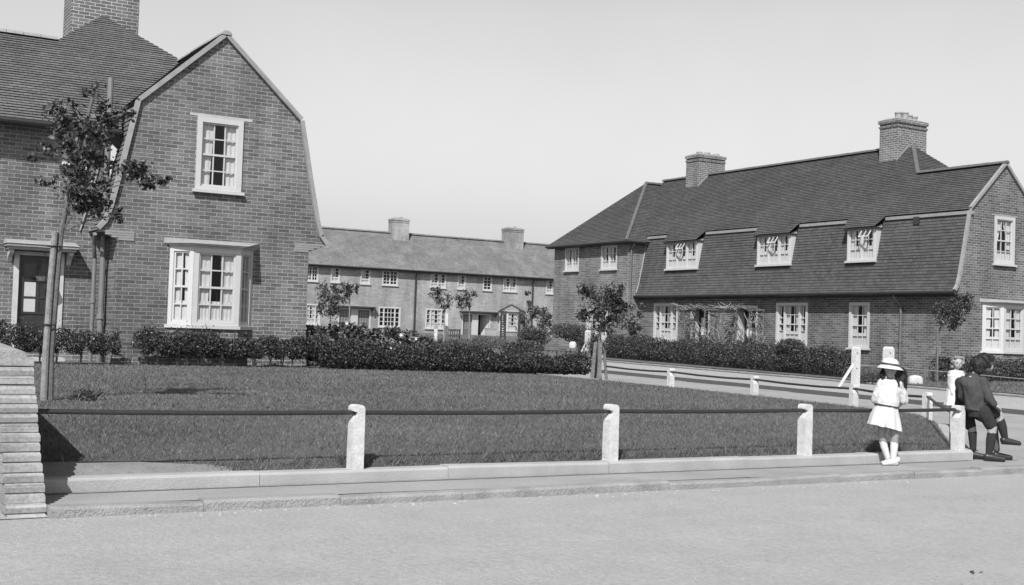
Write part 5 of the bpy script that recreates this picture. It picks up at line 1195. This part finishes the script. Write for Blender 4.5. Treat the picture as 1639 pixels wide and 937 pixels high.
g.start(); g.chain(((4.6, -1, 4.6), 3.3), ((0, -2.5, 3.4), 3.1), ((-8, -4.8, 2.1), 2.1)); g.c((5.2, -1, 2.4), 2.5, (-8, -4.8, 1.5), 1.6); g.done('shoe', 'shoe_white', .005)
g.start(); g.chain(((8.4, 5.5, 5.2), 3.3), ((5, 5, 4), 3.2), ((-5, 2.6, 2.4), 2.2)); g.done('shoe', 'shoe_white', .005)
g.start(); g.e((-2.2, 1.6, 97.2), (8.0, 8.4, 9.2)); g.chain(((4.8, 1, 96), 4.4), ((8.2, .3, 88), 5.2), ((11, .2, 80), 4.4), ((12.4, 0, 74.5), 2.2)); g.chain(((-8.2, .4, 95), 2.6), ((-9.6, -1, 89), 2.3), ((-10.6, -2, 84), 1.3)); g.c((3.5, -3.5, 90), 2.0, (5.2, -5, 79.5), 1.2); gh_ = g.done('hair', 'hair_dark', .006, 2); strands(g, gh_, (9, .2, 86), (5.3, 4.9, 12), 520, 8, .8, 'strand_dark', flow=(.2, 0, -1)); strands(g, gh_, (-9.6, -.6, 89.5), (2.6, 2.8, 6.5), 160, 6, .7, 'strand_dark')
def hat_rings(sc, dz=0):
    L = []
    for (z, r) in ((107.2, .6), (106.9, 3.4), (106, 6.0), (104.2, 7.8), (101.6, 8.6), (99.4, 8.9), (98.6, 10.2), (96.8, 12.2), (96.2, 12.9), (95.9, 12.7), (97.6, 10.4), (98.3, 8.5)):
        L.append((-2.8+(109-z)*.02, -.6, z+dz, r*1.0, r*1.05, -1.1 if z < 100 else -.4))
    return L
g.start(); g.rings(hat_rings(1)[::-1], n=40); hat = g.done('hat', 'white_cloth', remesh=False)
g.start(); g.rings([(-2.7, -.6, 99.6, 9.05, 9.5, -1.1), (-2.7, -.6, 101.6, 8.75, 9.2, -1.0)], n=40); g.done('hat_band', 'ribbon', remesh=False, parent=hat)
# ---- fair-haired girl further back
b = Fig('girl', 1531, 687, zp(12)+.002, 'fair curly-haired little girl in a sleeveless white dress standing beyond the rails')
b.start(); q = 0
for sx in (-4, 4): b.chain(((sx-2.5, 0, 46), 5.4), ((sx-1.6, -1, 28), 3.9), ((sx-1, 0, 6), 2.5)); b.c((sx-1, 1, 3), 2.3, (sx-1.5, -8, 2), 1.8)
b.rings([(-3, 0, 44, 9, 7), (-2.5, 0, 56, 8.8, 7), (-2.5, 0, 68, 9, 6.6), (-2.5, 0, 79, 8.6, 5.8), (-2.3, 0, 84, 4, 4)])
b.chain(((-2.2, .5, 81), 3.4), ((-1.4, 0, 88), 3.1)); b.e((-.6, 0, 94.5), (6.9, 7.8, 9.0)); b.e((-.8, -4, 90.2), (4.6, 3.6, 4.4)); b.c((-.8, -7.4, 94), .7, (-.8, -8.6, 92.6), .9)
b.chain(((-11, 0, 80), 3.2), ((-12.5, -1, 65), 2.7), ((-11, -5, 53), 2.1)); b.chain(((6.5, 0, 80), 3.2), ((9.5, -1, 66), 2.7), ((8, -5, 54), 2.1)); b.hand((-11, -5.5, 52), (0.1, -.3, -1), (1, 0, 0), .85); b.hand((8, -5.5, 53), (-.1, -.3, -1), (-1, 0, 0), .85)
b.done('body', 'skin', .005); face(b, (-.8, 0, 94), 0, -1)
b.start(); b.rings([(-2.6, 0, 62, 10, 8), (-2.5, 0, 70, 10, 7.6), (-2.4, 0, 79, 9.8, 6.6), (-2.3, 0, 83.5, 7.4, 5)]); b.c((-9, 0, 80), 3.6, (-11.5, 0, 76), 3.4); b.c((5, 0, 80), 3.6, (7.5, 0, 76), 3.4); b.done('bodice', 'white_cloth', .006, 3)
b.start(); b.rings([(-2.6, 0, 64, 9.8, 8), (-3, 0, 55, 12, 9.6, 0, .03), (-3.4, 0, 34, 15, 12, 0, .05), (-3.4, 0, 34.1, 14.6, 11.6, 0, .05), (-3, 0, 52, 11, 9, 0, .03)], n=60, np_=9); b.done('skirt', 'white_cloth', remesh=False, wrinkle=(.006, 14))
for sx in (-4, 4):
    b.start(); b.chain(((sx-1.3, -.8, 20), 3.7), ((sx-1, 0, 6), 2.8)); b.done('sock', 'sock_white', .005); b.start(); b.chain(((sx-1, 1, 3.6), 2.9), ((sx-1.5, -8, 2.2), 2.2)); b.done('shoe', 'shoe_white', .005)
b.start(); b.e((-.5, 1.4, 96.2), (8.0, 8.0, 8.6))
for k in range(26):
    t = random.uniform(-.6, 3.75); rr = random.uniform(7.2, 8.6); zz = random.uniform(88, 101); x_, y_ = rr*math.cos(t), rr*math.sin(t)+1.5
    b.e((-.5+x_*1.06, y_, zz), (2.2, 2.2, 2.4))
for x_ in (-5, -2, 1, 4): b.e((x_-.5, -4.6, 102), (2.3, 2.6, 2.0))
bh = b.done('hair', 'hair_fair', .006, 1); strands(b, bh, (-.5, 1.6, 96), (9.4, 9.2, 9.6), 700, 3.6, .7, 'strand_fair', lambda d: (d[:, 1] > -.55) | (d[:, 2] > .5), (0, 0, -.6))
# ---- boy in the grey jacket
y = Fig('boy', 1590, 738, .102, 'boy in a grey jacket and dark shorts perched at the fence corner, back turned')
y.start()
y.chain(((-14, -3, 53), 7.6), ((-4.2, -6, 36), 4.8), ((-4.6, -5.4, 27), 4.5), ((-6.8, -5, 9), 2.9)); y.c((-8, -5, 4), 2.6, (6, -8, 2.6), 2.1)
y.chain(((-12, 4, 54), 7.6), ((4.6, 2, 50), 4.8), ((8, 2, 40), 4.4), ((12.5, 2, 26), 2.9)); y.c((12, 2, 22), 2.6, (25, 0, 20), 2.1)
y.rings([(-18, 1, 49, 9, 8), (-18.5, 0, 56, 10, 8.5), (-20, 0, 70, 9.5, 7.5), (-23, 0, 82, 10, 7.2), (-23.5, 0, 90, 5, 4.5)])
y.chain(((-23, .5, 86), 4.4), ((-19.5, 1.5, 94), 4.0)); y.e((-17.4, 2, 101), (7.5, 8.6, 9.6)); y.e((-15.8, 6.5, 96.6), (4.4, 4.6, 4.6)); y.c((-14.6, 10, 99.6), .8, (-14.2, 11.2, 98.2), 1.0)
y.e((-24.6, 1.7, 99.2), (1.1, 1.8, 2.7)); y.e((-10.4, .3, 99.2), (1.1, 1.8, 2.7))
y.chain(((-14, -4, 84), 4.0), ((-8.6, -8, 66), 3.3), ((-3.6, -9.5, 60.5), 2.4)); y.hand((-3, -9.6, 59.8), (1, -.1, -.5), (0, .35, -1), .95)
y.chain(((-33, 4, 84), 4.0), ((-31, 9, 68), 3.3), ((-20, 12, 60), 2.4)); y.hand((-19, 12.2, 60), (1, .1, -.2), (0, 0, -1), .95)
y.done('body', 'skin', .006)
y.start(); y.e((-12.2, 9.2, 102), (.9, .9, .7)); y.done('eye', 'eye', remesh=False)
y.start(); y.rings([(-19.6, 0, 52.5, 12.4, 9.8, -1.6), (-20.4, 0, 58, 11.8, 9.4, -1), (-22.4, -1.2, 70, 10.8, 8.8), (-24, -.8, 80, 11.6, 8.4), (-23.5, .4, 87, 9, 6.6), (-22, 1, 91.5, 5.6, 5.2)])
y.chain(((-32, 2, 82.5), 6.0), ((-15, -2, 83), 5.8)); y.chain(((-15, -4, 84), 5.6), ((-11, -7, 73), 5.2), ((-8.6, -8.4, 66), 5.0), ((-4.4, -9.4, 61.4), 3.7)); y.chain(((-33, 3, 84), 5.4), ((-31.6, 8.6, 68), 4.8), ((-21, 12, 61), 3.6))
y.done('jacket', 'jacket_cloth', .006, 2, wrinkle=(.010, 17))
y.start(); y.rings([(-22.6, .8, 88.6, 6.4, 6), (-21.6, 1.2, 93, 5.2, 5)], n=20); y.done('collar', 'jacket_cloth', .005, 1)
y.start(); y.rings([(-17.5, 1, 46, 10, 9), (-18.5, 0, 58, 11, 9)]); y.c((-14, -3, 53), 8.6, (-6, -5.6, 39), 6.4); y.c((-12, 4, 54), 8.6, (1.5, 2.2, 50.8), 6.4); y.done('shorts', 'dark_cloth', .006, 2, wrinkle=(.008, 20))
y.start(); y.chain(((-4.5, -5.5, 29), 4.9), ((-5.2, -5.2, 22), 5.1), ((-6.8, -5, 9), 3.5)); y.done('sock', 'sock_dark', .005, 1, wrinkle=(.0018, 60))
y.start(); y.chain(((7.6, 2, 42.5), 4.8), ((9.6, 2, 36), 4.9), ((12.5, 2, 25), 3.4)); y.done('sock', 'sock_dark', .005, 1, wrinkle=(.0018, 60))
y.start(); y.chain(((-9, -5, 5), 3.6), ((-4, -6, 4.4), 3.6), ((7.5, -8.4, 2.6), 2.5)); y.c((-10, -5, 1.8), 1.7, (8, -8.4, 1.4), 1.4); y.done('shoe', 'shoe_dark', .005, 2)
y.start(); y.chain(((11, 2, 22.5), 3.6), ((15, 1.6, 21.6), 3.5), ((27, 0, 19.6), 2.5)); y.c((10, 2, 19.3), 1.6, (28, 0, 18.4), 1.4); y.done('shoe', 'shoe_dark', .005, 2)
y.start(); y.e((-17.6, .9, 102.8), (8.3, 8.8, 9.0)); y.e((-17.6, -2.7, 97.6), (6.4, 4.6, 6))
yh = y.done('hair', 'hair_dark', .006, 1); strands(y, yh, (-17.6, 1.1, 102.2), (8.7, 9.2, 9.8), 1100, 5, .8, 'strand_dark', lambda d: (d[:, 1] < .45) & (d[:, 2] > -.75) & ~((abs(d[:, 0]) > .8) & (d[:, 2] < -.15)), (.25, 0, -.8))
# ---- second boy, mostly hidden
z = Fig('boy', 1599, 738, .102, 'boy in a dark coat and ringed socks, half hidden behind the grey-jacketed boy')
z.start()
z.chain(((-24, 20, 54), 7.4), ((-1, 17, 40), 4.7), ((2.4, 13.4, 12), 3.0)); z.c((2.4, 13.6, 5), 2.6, (16, 12, 3.4), 2.1)
z.chain(((-31, 18, 52), 7.2), ((-25, 12, 32), 4.6), ((-23.5, 12, 12), 3.0)); z.c((-24, 12, 5), 2.6, (-12, 8, 3), 2.1)
z.rings([(-28, 21, 49, 9, 8), (-28.5, 21, 57, 10, 8.5), (-28, 21, 72, 9.5, 7.5), (-25, 21, 84, 10, 7.2), (-21, 21, 91, 5, 4.5)])
z.chain(((-20, 21, 89), 4.2), ((-14, 21, 98), 3.9)); z.e((-9.8, 21, 104), (8.6, 7.4, 9.4)); z.e((-4.5, 21, 99.6), (4.4, 4.2, 4.4))
z.chain(((-37, 17, 82), 4), ((-38, 12, 66), 3.3), ((-29, 9, 57), 2.5)); z.hand((-28, 8.8, 56.4), (1, -.1, -.4), (0, .3, -1), .95); z.chain(((-15, 24, 84), 4), ((-10, 24, 68), 3.3), ((0, 22, 56), 2.5)); z.hand((.8, 21.8, 55), (1, -.1, -.5), (0, .3, -1), .95)
z.done('body', 'skin', .006)
z.start(); z.e((-2.4, 16.5, 105.6), (.8, .9, .7)); z.done('eye', 'eye', remesh=False)
z.start(); z.rings([(-29, 20, 54, 13, 10.5), (-29, 20.5, 66, 12.2, 9.6), (-27, 21, 80, 12.4, 8.6), (-23.5, 21, 89, 8, 6.4), (-21, 21, 93, 5.4, 5)]); z.chain(((-36, 18, 82), 6), ((-18, 23, 85), 6)); z.chain(((-37, 17, 82), 5.6), ((-38, 12, 66), 4.8), ((-30, 9.2, 58), 3.7)); z.chain(((-15, 24, 84), 5.4), ((-10, 24, 68), 4.6), ((-1, 22, 57.5), 3.6)); z.done('coat', 'dark_cloth', .006, 2, wrinkle=(.010, 17))
z.start(); z.c((-24, 20, 54), 8.4, (-6, 17.6, 43), 6.2); z.c((-31, 18, 52), 8.2, (-26.5, 13.4, 36), 6.0); z.done('shorts', 'dark_cloth', .006, 2)
z.start(); z.chain(((-.4, 16.2, 33), 4.8), ((2.4, 13.4, 11), 3.5)); z.done('sock', 'sock_striped', .005, 1)
z.start(); z.chain(((-24.6, 12, 28), 4.8), ((-23.5, 12, 11), 3.5)); z.done('sock', 'sock_dark', .005, 1)
z.start(); z.chain(((1.4, 13.6, 5.2), 3.5), ((17, 11.8, 3), 2.5)); z.c((0, 13.6, 1.8), 1.6, (18, 11.8, 1.4), 1.4); z.done('shoe', 'shoe_dark', .005, 2)
z.start(); z.chain(((-25, 12, 5.2), 3.5), ((-11, 7.6, 3), 2.5)); z.c((-26, 12, 1.8), 1.6, (-10, 7.6, 1.4), 1.4); z.done('shoe', 'shoe_dark', .005, 2)
z.start(); z.e((-11, 21, 106.4), (9, 8.2, 8.6)); z.e((-6, 21, 109.4), (7.6, 7, 5)); z.e((-15, 21, 102), (4.2, 6, 6)); zh = z.done('hair', 'hair_dark', .006, 1); strands(z, zh, (-10, 20.6, 105.4), (9.4, 8.8, 9.8), 900, 5, .8, 'strand_dark', lambda d: (d[:, 0] < .6) & (d[:, 2] > -.6), (.3, 0, -.8))

# ================================================================== LIGHT AND SKY
w = bpy.data.worlds.new('World'); SC.world = w; w.use_nodes = True; nt = w.node_tree; nt.nodes.clear()
LD = V((.66, .70, -1.)).normalized(); S = -LD; EL = math.asin(S.z); AZ = math.atan2(S.x, S.y)
sky = nt.nodes.new('ShaderNodeTexSky'); sky.sky_type = 'NISHITA'; sky.sun_disc = False; sky.sun_elevation = EL; sky.sun_rotation = AZ
sky.air_density = 1.; sky.dust_density = 2.5; sky.ozone_density = 1.
sep = nt.nodes.new('ShaderNodeSeparateColor'); cmb = nt.nodes.new('ShaderNodeCombineColor'); bg = nt.nodes.new('ShaderNodeBackground'); out = nt.nodes.new('ShaderNodeOutputWorld')
nt.links.new(sky.outputs[0], sep.inputs[0])                   # the old plate only sees blue light, so the sky is rendered by its blue channel
for k in range(3): nt.links.new(sep.outputs[2], cmb.inputs[k])
tcw = nt.nodes.new('ShaderNodeTexCoord'); sx = nt.nodes.new('ShaderNodeSeparateXYZ'); nt.links.new(tcw.outputs['Generated'], sx.inputs[0])
cr = nt.nodes.new('ShaderNodeValToRGB'); el = cr.color_ramp.elements; el[0].position = 0; el[0].color = g3(1.5); el[1].position = .25; el[1].color = g3(1.0)
for p_, v_ in ((.035, 1.2), (.09, 1.03), (.42, .66), (.6, .42), (.85, .28)): e_ = el.new(p_); e_.color = g3(v_)
nt.links.new(sx.outputs[2], cr.inputs[0]); mxs = nt.nodes.new('ShaderNodeMix'); mxs.data_type = 'RGBA'; mxs.blend_type = 'MULTIPLY'; mxs.inputs[0].default_value = 1
nt.links.new(cmb.outputs[0], mxs.inputs[6]); nt.links.new(cr.outputs[0], mxs.inputs[7]); cn = ramp(nt, noise(nt, 3.2, 4, tcw.outputs['Generated'], .6), .965, 1.035, .3, .7); mxc = nt.nodes.new('ShaderNodeMix'); mxc.data_type = 'RGBA'; mxc.blend_type = 'MULTIPLY'; mxc.inputs[0].default_value = 1; nt.links.new(mxs.outputs[2], mxc.inputs[6]); nt.links.new(cn, mxc.inputs[7]); nt.links.new(mxc.outputs[2], bg.inputs[0]); bg.inputs[1].default_value = SKY
nt.links.new(bg.outputs[0], out.inputs[0])
sd = bpy.data.lights.new('sun', 'SUN'); sd.energy = SUN; sd.angle = R_(.5); sd.color = (1, 1, 1)
so = bpy.data.objects.new('sun', sd); COL.objects.link(so); so.rotation_euler = LD.to_track_quat('-Z', 'Y').to_euler(); so.location = (-8, -8, 14)
vs = SC.view_settings; SC.display_settings.display_device = 'sRGB'; vs.view_transform = 'Standard'; vs.look = 'None'; vs.gamma = 1; vs.exposure = EXPO; vs.use_curve_mapping = False
SC.render.engine = 'CYCLES'; SC.cycles.max_bounces = 6; SC.cycles.diffuse_bounces = 3; SC.cycles.glossy_bounces = 3; SC.cycles.transparent_max_bounces = 8; SC.cycles.caustics_reflective = False; SC.cycles.caustics_refractive = False
SC.cycles.use_denoising = True
